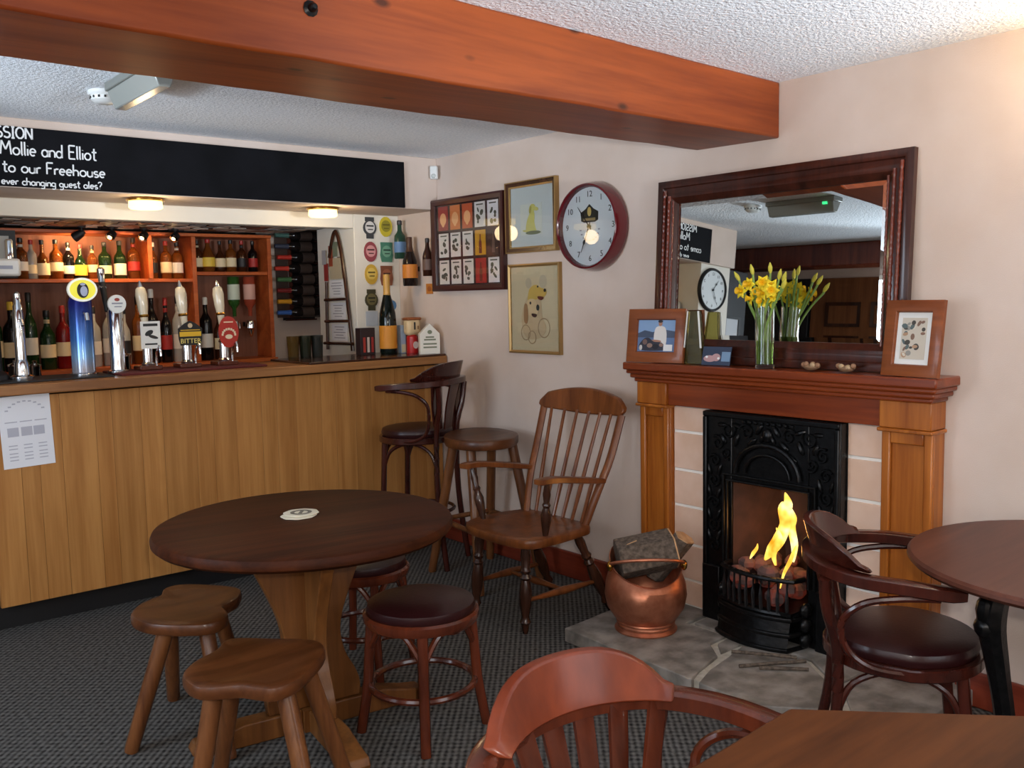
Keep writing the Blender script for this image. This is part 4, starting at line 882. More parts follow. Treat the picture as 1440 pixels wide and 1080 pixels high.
flame([(3.02, 2.035, .30), (3.03, 2.025, .36), (3.04, 2.005, .41), (3.04, 1.99, .45), (3.05, 1.985, .475)], [.004, .013, .018, .014, .003])
light('fire_glow', 'POINT', (3.12, 2.10, .47), 1.8, (1, .42, .12), .06)
# stone hearth
he = thing('stone_hearth', 'raised grey stone hearth of irregular slabs with pale mortar joints', 'hearth', (2.85, 2.1, 0))
MB().prism([(2.575, 2.745), (2.555, 1.81), (2.90, 1.38), (XW-.001, 1.38), (XW-.001, 2.80), (2.90, 2.79)], 0, .050).build('mortar_bed', 'mortar', he, True)
slabs = [[(2.55, 2.765), (2.532, 2.075), (2.62, 2.11), (2.78, 2.150), (2.86, 2.25), (2.97, 2.26), (2.97, 2.46), (3.195, 2.47), (3.195, 2.80), (2.90, 2.795)],
         [(2.530, 2.04), (2.527, 1.79), (2.70, 1.58), (2.86, 1.72), (2.99, 1.90), (2.985, 2.05), (2.93, 2.145), (2.80, 2.115), (2.65, 2.085)],
         [(2.72, 1.555), (2.895, 1.365), (3.195, 1.365), (3.195, 1.66), (2.90, 1.69)],
         [(2.885, 1.715), (2.93, 1.705), (3.195, 1.68), (3.195, 2.44), (3.0, 2.44), (2.99, 2.24), (2.88, 2.225), (2.82, 2.165), (2.945, 2.165), (3.01, 2.055), (3.01, 1.89)]]
for i, s in enumerate(slabs):
    q = MB(); P = []
    for a, b2 in zip(s, s[1:]+s[:1]):
        P.append(a); L = math.hypot(a[0]-b2[0], a[1]-b2[1])
        k = int(L/.09)
        for j in range(1, k): P.append((a[0]+(b2[0]-a[0])*j/k+rr.uniform(-.004, .004), a[1]+(b2[1]-a[1])*j/k+rr.uniform(-.004, .004)))
    q.prism(P, .004, .062); q.build('slab', 'slate', he, True, .004, smooth=False)
for i, (p0, p1) in enumerate((((2.80, 2.10), (2.93, 1.90)), ((2.74, 2.02), (2.96, 1.88)), ((2.78, 1.96), (2.90, 1.83)))):
    t = thing('kindling_stick', ['thin kindling stick on the hearth, nearest the grate', 'longest kindling stick lying across the hearth slab', 'short kindling stick at the front of the hearth'][i], 'stick', (p0[0], p0[1], .0625), group='kindling on the hearth')
    v = (p1[0]-p0[0], p1[1]-p0[1]); MB().sweep([(0, 0, .008+.016*(i == 0)), (v[0]*.5+.005, v[1]*.5, .008+.016*(i == 0)), (v[0], v[1], .008+.016*(i == 0))], .012, .014, n=6).build('stick', 'bark', t)
t = thing('wall_mirror', 'large dark framed mirror leaning on the wall above the mantel', 'mirror', (3.1755, 2.194, MANT+.395+.003), (R(-3.3), 0, -PI/2))
mw, mh = 1.17, .79
MB().ring([(0, 0), (0, .026), (.012, .032), (.03, .03), (.034, .024), (.05, .022), (.06, .026), (.075, .026), (.085, .018), (.1, .008), (.1, 0)], mw, mh).build('frame', 'mirror_frame', t)
for sx in (-1, 1):
    for u, r_ in ((.042, .0075), (.068, .0075), (.09, .005)):
        n = 110; MB().sweep([(sx*(mw/2-u), -.027, -mh/2+u+(mh-2*u)*i/n) for i in range(n+1)], 2*r_, 2*r_, upv=(0, 1, 0), n=8, taper=[1+.14*math.sin(i*1.9)+.1*math.sin(i*.83) for i in range(n+1)]).build('carved_bead', 'rosewood', t)
gw, gh = mw-.198, mh-.198; bv = .02
MB().add([(-gw/2, -.004, -gh/2), (gw/2, -.004, -gh/2), (gw/2, -.004, gh/2), (-gw/2, -.004, gh/2), (-gw/2+bv, -.0066, -gh/2+bv), (gw/2-bv, -.0066, -gh/2+bv), (gw/2-bv, -.0066, gh/2-bv), (-gw/2+bv, -.0066, gh/2-bv)], [(4, 5, 6, 7), (0, 1, 5, 4), (1, 2, 6, 5), (2, 3, 7, 6), (3, 0, 4, 7)]).build('mirror_glass', 'mirror', t, smooth=False)
MB().rectf(0, 0, mw-.01, mh-.01, -.003, .003).build('backing', 'black', t)
# photo frames on the mantel
def easel(label, y, x, w, h, border, rotz, mount=None):
    t = thing('photo_frame', label, 'photo frame', (x, y, MANT+.001), (R(-8), 0, -PI/2+rotz))
    f = MB().ring([(0, 0), (0, .016), (.004, .018), (border-.004, .018), (border, .012), (border, 0)], w, h)
    f.v = [(a, b2, c+h/2) for a, b2, c in f.v]; f.build('frame', 'frame_wood', t)
    MB().rectf(0, h/2, w-2*border+.004, h-2*border+.004, -.006, .005).build('photo', mount, t)
    MB().add([(-.02, .002, h*.75), (.02, .002, h*.75), (.025, .05, .012), (-.025, .05, .012), (-.02, .004, h*.76), (.02, .004, h*.76), (.025, .054, .012), (-.025, .054, .012)], [(0, 1, 2, 3), (7, 6, 5, 4), (0, 4, 5, 1), (1, 5, 6, 2), (2, 6, 7, 3), (3, 7, 4, 0)]).build('easel_leg', 'windsor_dark', t)
    return t
t = easel('wooden photo frame with a person in white by water, left end of mantel', 2.70, 3.055, .285, .235, .048, R(10), pm((96, 120, 160), .3))
y = -.0072
MB().rectf(0, .158, .188, .056, y, .001).build('sky_print', pm((134, 164, 202), .3), t)
MB().flat([(-.094, .128), (-.06, .142), (-.02, .134), (.04, .145), (.094, .138), (.094, .11), (-.094, .11)], y-.0003, .001).build('hill_print', pm((70, 82, 104), .3), t)
MB().flat(sp2([(-.004, .07), (-.012, .115), (-.006, .150), (.010, .160), (.030, .160), (.046, .148), (.052, .11), (.044, .07)], 3), y-.0006, .001).build('shirt_print', pm((222, 217, 212), .3), t)
MB().ell(.018, .172, .0095, .012, y-.0012, .001).build('face_print', pm((176, 128, 104), .3), t)
MB().ell(.018, .181, .012, .006, y-.0014, .001).build('cap_print', pm((36, 32, 38), .3), t)
MB().flat(sp2([(-.03, .085), (-.02, .10), (.02, .098), (.024, .09), (-.01, .084)], 3), y-.0015, .001).build('arm_print', pm((176, 128, 104), .3), t)
MB().flat(sp2([(-.085, .075), (-.06, .105), (-.035, .108), (-.01, .092), (.03, .088), (.05, .06), (.0, .052), (-.07, .054)], 3), y-.0018, .001).build('dark_print', pm((50, 48, 60), .3), t)
for px_, pz_, rw, rh, c_ in ((-.055, .09, .012, .012, (120, 92, 84)), (-.03, .075, .014, .01, (150, 120, 104)), (.0, .07, .016, .012, (30, 28, 34)), (-.075, .065, .008, .012, (206, 200, 196)), (.028, .078, .01, .008, (150, 116, 100))):
    MB().ell(px_, pz_, rw, rh, y-.0021, .001).build('detail_print', pm(c_, .3), t)
MB().rectf(.062, .066, .044, .028, y-.002, .001).build('white_print', pm((230, 230, 230), .3), t)
t = easel('wooden frame with a sketch in a white mount, right end of mantel', 1.545, 3.05, .212, .262, .042, R(-6), pm((228, 228, 224), .4))
MB().rectf(0, .131, .092, .142, y, .001).build('sketch_ground', pm((202, 192, 176)), t)
rr2 = random.Random(11)
for i in range(26):
    MB().ell(rr2.uniform(-.036, .036), rr2.uniform(.07, .19), rr2.uniform(.004, .012), rr2.uniform(.004, .012), y-.0004-.00004*i, .0004, 8, rr2.random()*3).build('sketch', pm(rr2.choice([(90, 104, 104), (70, 66, 60), (176, 140, 110), (150, 146, 138), (130, 100, 84), (214, 206, 190)])), t)
# vase of daffodils
VX, VY = 3.072, 2.148
t = thing('glass_vase', 'tall clear glass vase holding daffodils in the middle of the mantel', 'vase', (VX, VY, MANT+.001))
MB().lathe([(.036, 0), (.037, .004), (.037, .22), (.0375, .245), (.0345, .245), (.034, .22), (.033, .018), (.002, .014)], 24, cap=False).build('glass_wall', 'glass', t)
MB().lathe([(.036, 0), (.002, 0)], 24, cap=False).build('glass_base', 'glass', t)
MB().lathe([(.0325, .016), (.0325, .11), (.002, .11)], 20, cap=True).build('water', mat('water', (205, 228, 150), .02, trans=1, ior=1.33), t)
stem_m = mat('daffodil_stem', (126, 158, 76), .5); yel = mat('daffodil_yellow', (246, 220, 40), .55); deep = mat('daffodil_trumpet', (240, 190, 20), .55); bud_m = mat('daffodil_bud', (206, 196, 70), .55)
rr = random.Random(21)
heads = [(-.08, .305, 0), (-.045, .33, 0), (-.02, .30, 0), (.0, .335, 0), (.02, .295, 0), (.03, .32, 0), (.05, .285, 0), (-.03, .275, 0), (.005, .265, 0), (.055, .305, 0), (.03, .265, 0),
         (-.115, .345, 1), (-.025, .365, 1), (.02, .37, 1), (.095, .335, 1), (.11, .31, 1), (.075, .345, 1)]
for i, (dy, dz, bud) in enumerate(heads):
    off = rr.uniform(-.03, .03)
    bx, by = rr.uniform(-.018, .018), rr.uniform(-.018, .018)
    t = thing('daffodil', 'closed daffodil bud among the flowers in the mantel vase' if bud else 'open yellow daffodil in the glass vase on the mantel', 'flower', (VX+bx, VY+by, MANT+.019), group='daffodil buds in the vase' if bud else 'open daffodils in the vase')
    hp_ = Vector((off-bx-.02, -dy-by, dz-.019)); mx_ = hp_*.62; mx_.x *= .45; mx_.y *= .45
    k225 = Vector((hp_.x*.25, hp_.y*.25, .14))
    MB().sweep(spline([(0, 0, 0), k225, (hp_.x*.6, hp_.y*.6, .225), hp_-Vector((0, 0, .005)), hp_], 6), .0088, n=6).build('stem', stem_m, t)
    a = rr.uniform(-.9, .9); fd = Vector((-1.0, a-dy*3, .12)).normalized() if not bud else Vector((-.2, -dy*5, 1)).normalized()
    m = Matrix.Translation(hp_) @ fd.to_track_quat('Z', 'Y').to_matrix().to_4x4()
    if bud:
        MB().lathe([(.003, 0), (.008, .012), (.0085, .026), (.002, .045)], 8, m).build('bud', bud_m, t)
    else:
        q = MB()
        for k in range(6):
            mm = m @ Matrix.Rotation(k*PI/3, 4, 'Z')
            q.add([(.004, -.004, .002), (.004, .004, .002), (.018, .010, .005), (.034, .0, .003), (.018, -.010, .005), (.018, 0, .0085)], [(0, 1, 5), (1, 2, 5), (2, 3, 5), (3, 4, 5), (4, 0, 5)], mm)
        q.build('petals', yel, t, smooth=False)
        MB().lathe([(.006, .002), (.008, .014), (.010, .020), (.0145, .026), (.011, .024), (.006, .012), (.001, .008)], 10, m, cap=False).build('trumpet', deep, t)
# small things in front of the mirror
t = thing('reflection_block', 'added tapered glass block imitating mirror reflections behind the left photo frame', 'ornament', (3.095, 2.515, MANT+.001))  # invented block standing in for reflections in the mirror bevel
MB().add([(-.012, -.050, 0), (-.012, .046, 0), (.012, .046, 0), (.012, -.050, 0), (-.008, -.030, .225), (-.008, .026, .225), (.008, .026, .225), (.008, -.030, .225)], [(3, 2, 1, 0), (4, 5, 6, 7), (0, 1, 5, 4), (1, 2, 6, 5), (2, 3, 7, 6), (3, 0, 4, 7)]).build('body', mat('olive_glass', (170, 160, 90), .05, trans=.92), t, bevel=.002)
for s0, s1 in ((-.050, -.030), (.046, .026)): MB().sweep([(-.0165, s0*.92, .07), (-.0125, s1, .225)], .010, .006, n=6).build('painted_glint_edge', 'white_plastic', t)  # white strips paint the flash glints of the bevelled mirror edge
t = thing('colour_photo', 'small colour photo card leaning in front of the mirror', 'photo', (3.075, 2.39, MANT+.001), (R(-14), 0, -PI/2+R(6)))
MB().rectf(0, .04, .135, .078, -.002, .002).build('card', pm((52, 62, 84), .3), t)
MB().rectf(.045, .038, .04, .04, -.003, .001).build('blue_print', pm((120, 150, 180), .3), t)
MB().ell(-.03, .028, .03, .014, -.0032, .001).ell(.0, .034, .02, .016, -.0034, .001).build('pink_print', pm((190, 150, 150), .3), t)
MB().ell(-.045, .035, .006, .005, -.004, .001).ell(.012, .03, .006, .005, -.004, .001).build('white_print', pm((236, 236, 236), .3), t)
for i, (y, lab) in enumerate(((1.945, 'dried seed head on the mantel, nearer the vase'), (1.80, 'dried seed head on the mantel, nearer the right frame'))):
    t = thing('seed_head', lab, 'ornament', (3.075, y, MANT+.001), group='dried seed heads on the mantel'); rr = random.Random(i)
    MB().ball((0, 0, .014), (.022, .03, .013), 10, 6).build('body', pm((130, 100, 74), .6), t)
    for k in range(7):
        a = 2*PI*k/7; MB().ball((.012*math.cos(a), .03*math.sin(a), .018+.008*rr.random()), (.009, .011, .010), 7, 5).build('seed', pm(rr.choice([(176, 150, 116), (150, 110, 80), (196, 180, 150)]), .5), t)
# copper scuttle
SX, SY = 2.800, 2.535
t = thing('coal_scuttle', 'round copper coal scuttle of split logs on the hearth', 'scuttle', (SX, SY, .0625), (0, 0, R(-40)))
def hel(p_, a):
    k = max(0, (p_[2]-.19)/.12); lift = .085*math.cos(a-R(100))*k
    return (p_[0], p_[1], p_[2]+lift)
MB().lathe([(.128, 0), (.13, .006), (.118, .016), (.12, .026), (.112, .038), (.13, .055), (.160, .10), (.170, .15), (.165, .20), (.150, .245), (.142, .27), (.15, .285), (.146, .287), (.138, .27), (.146, .24), (.158, .2), (.162, .15), (.152, .10), (.12, .06), (.002, .05)], 40, None, False, hel).build('body', 'copper', t)
MB().sweep([(.116*math.cos(2*PI*i/30), .116*math.sin(2*PI*i/30), .040) for i in range(30)], .014, closed=True, n=8).build('foot_ring', 'copper', t)
hd = []
for i in range(19):
    a = PI*i/18; hd.append((-.152*math.cos(a), -.10*math.sin(a)-.04, .285+.0*math.sin(a)+.045*math.sin(a)))
MB().sweep(hd, .014, n=8).build('bail_handle', 'copper', t)
for s in (-1, 1): MB().ball((s*.152, -.045, .28), (.014, .02, .022)).build('ear', 'brass', t)
def log(label, loc, rot, L, pts):
    t = thing('split_log', label, 'log', loc, rot, 'logs in the copper scuttle')
    MB().prism(pts, -L/2, L/2-.003).build('bark_and_sides', 'bark', t, bevel=.004)
    ins = [(x*.97, y*.97) for x, y in pts]
    MB().prism(ins, L/2-.004, L/2+.002).build('cut_face', 'split', t)
wedge = [(-.08, -.035), (-.01, -.06), (.075, -.03), (.085, .02), (.02, .055), (-.06, .03)]
log('large grey barked split log on top of the copper scuttle', (SX-.005, SY-.005, .385), (R(80), R(10), R(52)), .235, [(x*1.2, y*1.45) for x, y in wedge])
log('pale split log poking up at the right of the scuttle', (SX+.075, SY-.06, .365), (R(28), R(25), R(-10)), .22, [(x*.62, y*.7) for x, y in wedge])
log('split log with pale end facing left in the scuttle', (SX-.035, SY+.075, .335), (R(40), R(-40), R(10)), .24, [(x*.6, y*.75) for x, y in wedge])

# ================================================================== FURNITURE
def leg_round(mb, p0, p1, r0, r1, n=10): return mb.turned(p0, p1, [(0, r0), (.5, (r0+r1)/2*1.03), (.97, r1), (1, r1*.8)], n)
# ---- round table
RT = (1.405, 2.80)
t = thing('round_pub_table', 'round dark polished oak table with wavy plank pedestal', 'table', (RT[0], RT[1], 0), R(-8))
MB().lathe([(.02, .672), (.46, .672), (.482, .676), (.493, .686), (.494, .70), (.488, .714), (.474, .72), (.02, .72)], 72).build('tabletop', 'dark_table', t)
wav = [(.22, .668), (.20, .60), (.155, .50), (.115, .40), (.10, .32), (.115, .24), (.15, .17), (.165, .12), (.16, .075)]
wl = [(p.x, p.y) for p in spline([(a, b2, 0) for a, b2 in wav], 4)]
outline = wl+[(-a, b2) for a, b2 in reversed(wl)]
for a in (0, PI/2):
    m = Matrix.Rotation(a, 4, 'Z') @ Matrix.Rotation(PI/2, 4, 'X')
    if a: # two halves so the crossing planks do not run through each other
        for s in (1, -1): MB().prism([(s*x, z) for x, z in wl]+[(s*.0225, .075), (s*.0225, .668)], -.0225, .0225, m).build('pedestal_plank', 'pedestal', t, bevel=.004)
    else: MB().prism(outline, -.022, .022, m).build('pedestal_plank', 'pedestal', t, bevel=.004)
ft = [(.40, 0), (.415, .02), (.40, .045), (.33, .055), (.25, .075), (0, .075)]
for k in range(4):
    m = Matrix.Rotation(k*PI/2, 4, 'Z') @ Matrix.Rotation(PI/2, 4, 'X')
    MB().prism([(.05, 0)]+ft[:-1]+[(.05, .0748)], -.035, .035, m).build('foot', 'pedestal', t, bevel=.005)
MB().cbox((0, 0, .0374), (.0995, .0995, .0748)).build('hub', 'pedestal', t)
for lab, x, y, z, a_ in (('cream beer mat lying under another on the round table', 1.405, 2.852, .7205, .3), ('cream scalloped beer mat on top of another on the round table', 1.422, 2.868, .7246, .9)):
    t = thing('coaster', lab, 'beer mat', (x, y, z), a_)
    MB().lathe([(.058, 0), (.060, .0015), (.059, .003), (.055, .0035), (.02, .0036)], 32, None, True, lambda p_, a: (p_[0]*(1+.03*math.cos(8*a)), p_[1]*(1+.03*math.cos(8*a)), p_[2])).build('mat', pm((224, 216, 194)), t)
    if z > .722:
        MB().lathe([(.036, .0036), (.037, .004), (.024, .004), (.023, .0036)], 20, cap=False).box(-.02, .02, -.006, .006, .0036, .0041).build('print', pm((112, 108, 98)), t)
# ---- saddle stools
def outline_world(pts, c, k=1.0, n=4):
    L = [((x-c[0])*k, (y-c[1])*k) for x, y in pts]; return sp2(L, n)
def saddle_stool(label, pts, zt, c, legs, k, rleg=(.027, .023), group='wooden saddle stools', th=.042):
    t = thing('saddle_stool', label, 'stool', (c[0], c[1], 0), group=group)
    MB().slab(outline_world(pts, c, k), zt-th, zt, .012, .012).build('seat', 'stool_seat', t)
    for (x0, y0), (x1, y1) in legs: MB().turned((x1-c[0], y1-c[1], 0), (x0-c[0], y0-c[1], zt-th+.002), [(0, rleg[1]*.85), (.02, rleg[1]), (.5, (rleg[0]+rleg[1])/2*1.04), (.95, rleg[0]), (1, rleg[0])], 10).build('leg', 'stool_leg', t)
    return t
A = [(.90, 3.09), (.955, 3.19), (1.02, 3.235), (1.055, 3.25), (1.10, 3.325), (1.18, 3.31), (1.30, 3.15), (1.265, 3.04), (1.20, 2.985), (1.175, 2.965), (1.15, 2.87), (1.06, 2.83), (.93, 2.95)]
saddle_stool('saddle stool behind the front one, standing near the black kick board', A, .43, (1.10, 3.09), [((.99, 3.00), (.86, 3.02)), ((1.10, 2.95), (1.085, 2.755)), ((1.21, 3.14), (1.33, 3.20)), ((1.07, 3.20), (1.11, 3.33))], .97)
B = [(.84, 2.46), (.90, 2.54), (.99, 2.59), (1.06, 2.65), (1.16, 2.56), (1.25, 2.46), (1.245, 2.38), (1.19, 2.31), (1.08, 2.22), (1.00, 2.20), (.96, 2.245), (.93, 2.29), (.845, 2.35)]
saddle_stool('front saddle stool nearest the camera at the round table', B, .44, (1.04, 2.43), [((.92, 2.42), (.83, 2.41)), ((1.06, 2.28), (1.06, 2.12)), ((1.18, 2.40), (1.29, 2.36)), ((1.04, 2.56), (1.02, 2.68))], .97)
TS = [(2.66, 3.80), (2.76, 3.95), (2.90, 4.03), (3.03, 4.01), (3.10, 3.87), (3.07, 3.68), (2.96, 3.56), (2.85, 3.51), (2.72, 3.54), (2.65, 3.66)]
t = saddle_stool('tall wooden bar stool with saddle seat beside the spindle back chair', [(x, y-.035) for x, y in TS], .75, (2.875, 3.735), [((2.75, 3.655), (2.66, 3.485)), ((2.97, 3.595), (3.04, 3.465)), ((3.02, 3.825), (3.10, 3.965)), ((2.80, 3.865), (2.72, 3.985))], .92, (.025, .022), 'tall stools', .05)
for (a, b2) in (((2.695, 3.60), (3.01, 3.56)), ((3.01, 3.56), (3.065, 3.94)), ((3.065, 3.94), (2.755, 3.965)), ((2.755, 3.965), (2.695, 3.60))):
    MB().turned((a[0]-2.875, a[1]-3.77, .29), (b2[0]-2.875, b2[1]-3.77, .29), [(0, .011), (.5, .014), (1, .011)]).build('stretcher', 'stool_leg', t)
# ---- padded bentwood stools
def padded_stool(label, loc, rz, zt=.45, k_=1.0):
    t = thing('padded_stool', label, 'stool', (loc[0], loc[1], 0), rz, 'padded bentwood stools'); t.scale = (k_, k_, 1)
    MB().lathe([(.165, zt-.045), (.172, zt-.03), (.168, zt-.012), (.14, zt-.002), (.08, zt+.004), (.004, zt+.006)], 40).build('seat_pad', 'leather', t)
    MB().lathe([(.150, zt-.075), (.178, zt-.075), (.184, zt-.06), (.184, zt-.045), (.176, zt-.038), (.15, zt-.042)], 40).build('seat_ring', 'mahog', t)
    for k in range(4):
        a = k*PI/2+PI/4; c, s = math.cos(a), math.sin(a)
        MB().sweep(spline([(.158*c, .158*s, zt-.07), (.168*c, .168*s, zt-.2), (.175*c, .175*s, .16), (.20*c, .20*s, 0)], 5), .034, n=10, taper=None).build('leg', 'mahog', t)
        a2 = a+PI/2; c2, s2 = math.cos(a2), math.sin(a2)
        p0 = Vector((.165*c, .165*s, zt-.17)); p1 = Vector((.165*c2, .165*s2, zt-.17)); mid_ = (p0+p1)/2*1.22
        MB().sweep(spline([p0, (p0*.72+p1*.28)*1.10+Vector((0, 0, .055)), mid_+Vector((0, 0, .08))-Vector((0, 0, zt-.17))+Vector((0, 0, zt-.17)) if False else Vector((mid_.x, mid_.y, zt-.088)), (p0*.28+p1*.72)*1.10+Vector((0, 0, .055)), p1], 5), .022, n=8).build('brace', 'mahog', t)
    MB().sweep([(.165*math.cos(2*PI*i/40), .165*math.sin(2*PI*i/40), .165) for i in range(40)], .022, .024, closed=True, n=8).build('foot_ring', 'mahog', t)
    return t
padded_stool('round padded bentwood stool in front of the round table', (1.675, 2.525), R(12), .455, 1.06)
padded_stool('round padded bentwood stool mostly hidden behind the round table', (1.80, 3.12), R(30))
# ---- bentwood armchairs (local: faces +Y)
def bentwood(name, label, loc, face, seat, arm, crest, wm, crest_m, splats=5, hr=0, ay=.215, ca=66, wide=1.0, sw=.040):
    rz = math.atan2(-face[0], face[1])
    t = thing(name, label, 'chair', (loc[0], loc[1], 0), rz); t.scale = (wide, wide, 1)
    sr = .205
    def so(r, f=1.0): return [(r*math.cos(2*PI*i/36)*(1.0 if math.sin(2*PI*i/36) < 0 else 1.04), r*math.sin(2*PI*i/36)*f) for i in range(36)]
    MB().slab(so(sr), seat-.045, seat, .018, -.014).build('seat_pad', 'leather', t)
    MB().sweep([(x, y, seat-.058) for x, y in so(sr-.004)], .034, .034, closed=True, rect=True).build('seat_ring', wm, t)
    # front legs
    for s in (-1, 1):
        MB().sweep(spline([(s*.150, .135, seat-.05), (s*.158, .15, seat*.5), (s*.172, .175, 0)], 5), .034, n=10).build('leg', wm, t)
        # rear leg runs up to the arm band
        MB().sweep(spline([(s*.16, -.235, 0), (s*.150, -.188, seat*.5), (s*.145, -.185, seat-.03), (s*.165, -.215, (seat+arm)/2), (s*.19, -.222, arm-.01)], 5), .034, n=10).build('leg', wm, t)
    def arch(a, b2, lift):
        a, b2 = Vector(a), Vector(b2); m_ = (a+b2)/2
        return spline([a, a.lerp(b2, .14)+Vector((0, 0, lift*.7)), Vector((m_.x, m_.y, a.z+lift)), a.lerp(b2, .86)+Vector((0, 0, lift*.7)), b2], 5)
    zl = seat-.22
    for a, b2 in (((-.155, .142, zl), (.155, .142, zl)), ((.155, .142, zl), (.148, -.186, zl)), ((-.155, .142, zl), (-.148, -.186, zl))): MB().sweep(arch(a, b2, .145), .02, n=8).build('brace', wm, t)
    # arm band : wide U
    band = spline([(-.262, ay, arm-.012), (-.266, ay*.47, arm-.008), (-.262, -.03, arm), (-.235, -.135, arm+.004), (-.165, -.215, arm+.01), (-.06, -.252, arm+.014), (.06, -.252, arm+.014), (.165, -.215, arm+.01), (.235, -.135, arm+.004), (.262, -.03, arm), (.266, ay*.47, arm-.008), (.262, ay, arm-.012)], 5)
    n = len(band); tp = [min(1, .72+.28*min(i, n-1-i)/3) for i in range(n)]
    MB().sweep(band, .046, .034, rect=True, taper=tp).build('arm_rail', wm, t)
    # crest board: curved board on the back of the band
    vs = []; fs = []; N = 24
    for i in range(N+1):
        u = -1+2*i/N; a = R(-90+u*ca); h = (crest-arm-.012)*max(.16, (1-abs(u)**3.2))
        for r_, z in ((.245, arm+.02), (.222, arm+.02), (.228+.02, arm+.02+h), (.25+.02, arm+.02+h)):
            x = r_*1.0*math.cos(a); y = -.008+r_*math.sin(a); vs.append((x, y, z))
    for i in range(N):
        for j in range(4): fs.append((i*4+j, i*4+(j+1) % 4, i*4+4+(j+1) % 4, i*4+4+j))
    fs += [(0, 1, 2, 3), (N*4+3, N*4+2, N*4+1, N*4)]
    MB().add(vs, fs).build('crest_board', crest_m, t, bevel=.004)
    # fan of splats
    for k in range(splats):
        u = (k-(splats-1)/2)/((splats-1)/2)
        b0 = Vector((u*.085, -.187+.012*u*u, seat-.04)); b1 = Vector((u*.165, -.245+.045*u*u, arm+.012)); m_ = b0.lerp(b1, .5)+Vector((0, .008, 0))
        MB().sweep(spline([b0, m_, b1], 5), sw, .010, upv=(0, 1, 0), rect=True, taper=[(.72+.028*i)*(1.3 if splats < 6 else 1) for i in range(11)]).build('splat', wm, t)
    # arm supports curl from under the arm down to the seat ring
    for s in (-1, 1):
        MB().sweep(spline([(s*.262, ay*.5, arm-.026), (s*.262, -.04, arm-.032), (s*.255, -.13, arm-.055), (s*.236, -.180, arm-.115), (s*.222, -.165, seat+.005), (s*.216, -.10, seat-.045), (s*.210, .0, seat-.058)], 5), .020, n=8).build('arm_support', wm, t)
    if hr: MB().sweep([(.185*math.cos(2*PI*i/40), -.01+.195*math.sin(2*PI*i/40), hr) for i in range(40)], .02, closed=True, n=8).build('foot_ring', wm, t)
    return t
bentwood('bentwood_armchair', 'mahogany bentwood armchair with padded seat beside the hearth', (2.512, 1.283), (.56, -.83), .475, .673, .78, 'mahog_dark', 'mahog_dark', 4, ay=.12)
bentwood('bentwood_armchair', 'nearest mahogany armchair with broad crest rail, tucked under the front table', (1.05, .905), (-.10, -.995),   .46, .692, .80, 'mahog', 'cherry', 6, ca=47, wide=1.08)
bentwood('bar_chair', 'tall dark bentwood bar chair with arms at the end of the bar', (2.80, 4.205), (-.52, .86), .755, .998, 1.108, 'mahog_dark', 'mahog_dark', 3, hr=.30, ay=.12, ca=74, wide=.95, sw=.10)
# ---- Windsor spindle-back armchair (faces -X), built about its seat centre
WC = (2.66, 3.12)
t = thing('windsor_armchair', 'spindle back wooden armchair with turned legs against the wall', 'chair', (WC[0], WC[1], 0))
ST = .43
seat_o = [(-.20, .20), (-.235, .08), (-.235, -.10), (-.20, -.235), (-.08, -.262), (.10, -.245), (.185, -.215), (.20, -.08), (.20, .08), (.185, .215), (.06, .262), (-.10, .258)]
MB().slab(sp2(seat_o, 4), ST-.042, ST, .012, .014).build('seat', 'windsor', t)
def trn(p0, p1, r, nm='leg', m='windsor_dark'):
    MB().turned(p0, p1, [(0, r*.45), (.04, r*.62), (.10, r*.75), (.13, r*1.05), (.17, r*.8), (.2, r*.72), (.32, r*1.12), (.45, r*1.2), (.55, r*.95), (.6, r*.72), (.63, r*1.1), (.67, r*.72), (.71, r*1.05), (.75, r*.75), (.88, r*.95), (1, r*.72)], 12).build(nm, m, t)
for p0, p1 in (((-.165, -.165, 0), (-.15, -.16, ST-.04)), ((.325, -.20, 0), (.14, -.17, ST-.04)), ((-.165, .19, 0), (-.15, .16, ST-.04)), ((.325, .21, 0), (.14, .17, ST-.04))): trn(p0, p1, .024)
for s in (-.18, .19): MB().turned((-.162, s, .15), (.263, s*1.04, .15), [(0, .009), (.15, .010), (.5, .019), (.85, .010), (1, .009)]).build('stretcher', 'windsor', t)
MB().turned((.05, -.18, .15), (.05, .19, .15), [(0, .009), (.3, .012), (.5, .018), (.7, .012), (1, .009)]).build('stretcher', 'windsor', t)
CT = .90   # underside of crest
for s in (-1, 1):
    MB().sweep(spline([(.165, s*.20, ST-.01), (.22, s*.232, .58), (.28, s*.252, .72), (.345, s*.262, CT+.01)], 5), .040, .030, upv=(1, 0, 0), n=10).build('back_post', 'windsor', t)
for k in range(6):
    u = (k-2.5)/2.5
    MB().turned((.185, u*.155, ST-.01), (.36-.02*u*u, u*.20, CT+.01), [(0, .008), (.1, .0085), (.3, .0105), (.5, .009), (.8, .008), (1, .0075)], 8).build('spindle', 'windsor', t)
vs = []; fs = []; N = 24
for i in range(N+1):
    u = -1+2*i/N; yy = u*.285; x = .372-.035*u*u
    top_ = CT+.116-.045*u*u-(.03*max(0, abs(u)-.85)/.15); bot = CT-.006*math.cos(u*3)+.02*(abs(u) > .93)
    vs += [(x-.014, yy, bot), (x+.014, yy, bot), (x+.026, yy, top_), (x-.002, yy, top_)]
for i in range(N):
    for j in range(4): fs.append((i*4+j, i*4+(j+1) % 4, i*4+4+(j+1) % 4, i*4+4+j))
fs += [(0, 1, 2, 3), (N*4+3, N*4+2, N*4+1, N*4)]
MB().add(vs, fs).build('crest_rail', 'windsor', t, bevel=.008)
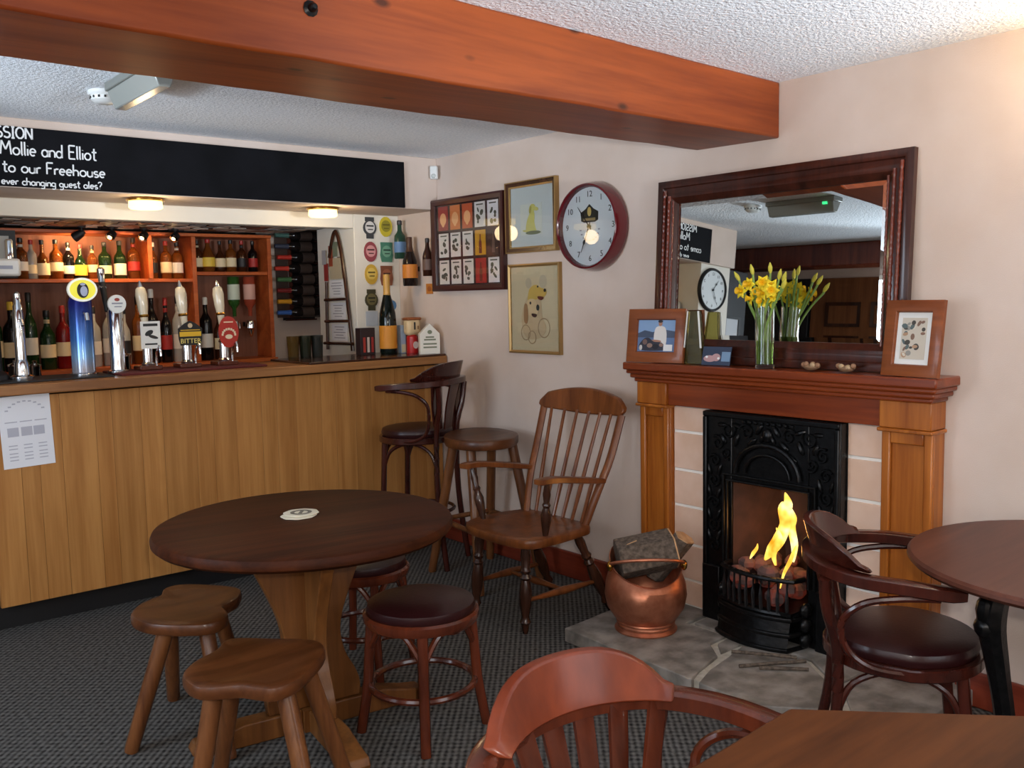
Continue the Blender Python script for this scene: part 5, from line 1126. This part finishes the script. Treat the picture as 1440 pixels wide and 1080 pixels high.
for s in (-1, 1):
    o_ = spline([(-.15, s*.262+.02, .672), (-.05, s*.268+.02, .670), (.10, s*.265+.01, .648), (.235, s*.245, .625)], 5)
    MB().sweep(o_, .052, .026, rect=True, taper=[.82]+[1]*(len(o_)-4)+[.9, .85, .8]).build('arm', 'windsor', t)
    MB().turned((-.085, s*.215, ST-.01), (-.095, s*.262+.018, .66), [(0, .010), (.1, .015), (.3, .022), (.42, .024), (.55, .014), (.6, .019), (.65, .013), (.8, .018), (1, .011)], 12).build('arm_post', 'windsor_dark', t)
# ---- cast-iron round table at the right
t = thing('iron_leg_table', 'round brown table on black cast iron legs at the right edge', 'table', (2.715, .86, 0), R(0))
MB().lathe([(.02, .690), (.43, .690), (.452, .694), (.461, .704), (.460, .713), (.452, .72), (.02, .72)], 64).build('tabletop', wood('red_brown_table', (72, 38, 28), (94, 54, 41), 'x', .4, 10, .1, .0, spec=.3), t)
for k, a in enumerate((146, 266, 26)):
    c, s = math.cos(R(a)), math.sin(R(a))
    P = spline([(.20, .69), (.265, .655), (.285, .57), (.25, .45), (.20, .32), (.185, .20), (.22, .08), (.275, .03), (.31, .02)], 5) if False else spline([(.20, 0, .686), (.268, 0, .65), (.288, 0, .57), (.268, 0, .45), (.245, 0, .32), (.235, 0, .20), (.25, 0, .08), (.29, 0, .03), (.33, 0, .022)], 5)
    m = Matrix.Rotation(R(a), 4, 'Z')
    pts = [m @ p for p in P]
    lg = MB().sweep(pts, .055, .066, upv=(-s, c, 0), n=8, taper=[.9+.35*math.exp(-((i-9)/6)**2) for i in range(len(pts))]).build('leg', 'iron', t)
    for (rr_, z, sx, sz) in ((.30, .60, .03, .045), (.31, .555, .022, .03), (.285, .645, .028, .025), (.275, .44, .018, .03), (.325, .020, .034, .0195)): MB().ball((0, 0, 0), (sx, .03, sz), 8, 6, m @ Matrix.Translation((rr_, 0, z))).build('ornament', 'iron', lg)
MB().lathe([(.02, .19), (.17, .19), (.18, .2), (.17, .21), (.02, .21)], 24).build('under_shelf', 'iron', t)
MB().sweep([(.2*math.cos(2*PI*i/24), .2*math.sin(2*PI*i/24), .682) for i in range(24)], .03, .012, closed=True, rect=True).build('top_ring', 'iron', t)
# ---- foreground octagonal table
FC = (1.08, .28)
t = thing('front_table', 'worn brown table with clipped corners in the foreground', 'table', (FC[0], FC[1], 0))
oc = [(.83, .835), (1.308, .862), (1.635, .52), (1.64, .06), (1.30, -.28), (.85, -.30), (.52, .04), (.51, .52)]
MB().prism([(x-FC[0], y-FC[1]) for x, y in oc], .722, .75).build('tabletop', 'fore_table', t, bevel=.006)
MB().lathe([(.16, .722), (.16, .705), (.06, .69), (.05, .6), (.065, .45), (.05, .3), (.07, .15), (.06, .08), (.02, .07)], 20).build('pedestal', 'pedestal', t)
for k in range(4): MB().cbox((.19, 0, .04), (.34, .07, .08), Matrix.Rotation(k*PI/2+PI/4, 4, 'Z')).build('foot', 'pedestal', t, bevel=.008)
# ---- wall lamp whose glow lights the wall at the right, outside the view
t = thing('wall_lamp', 'small glass wall lamp glowing on the wall right of the mirror', 'lamp', (XW-.001, .88, 1.97), FACE_R)
MB().lathe([(.045, 0), (.045, .012), (.02, .02)], 20, Matrix.Rotation(PI/2, 4, 'X')).build('backplate', 'brass', t)
MB().sweep(spline([(0, -.015, 0), (0, -.08, -.03), (0, -.13, .0)], 6), .014).build('arm', 'brass', t)
MB().lathe([(.014, .0), (.03, .012), (.05, .045), (.058, .085), (.056, .085), (.047, .045), (.026, .014)], 24, Matrix.Translation((0, -.13, .005)), cap=False).build('glass_shade', 'lamp_glow', t)
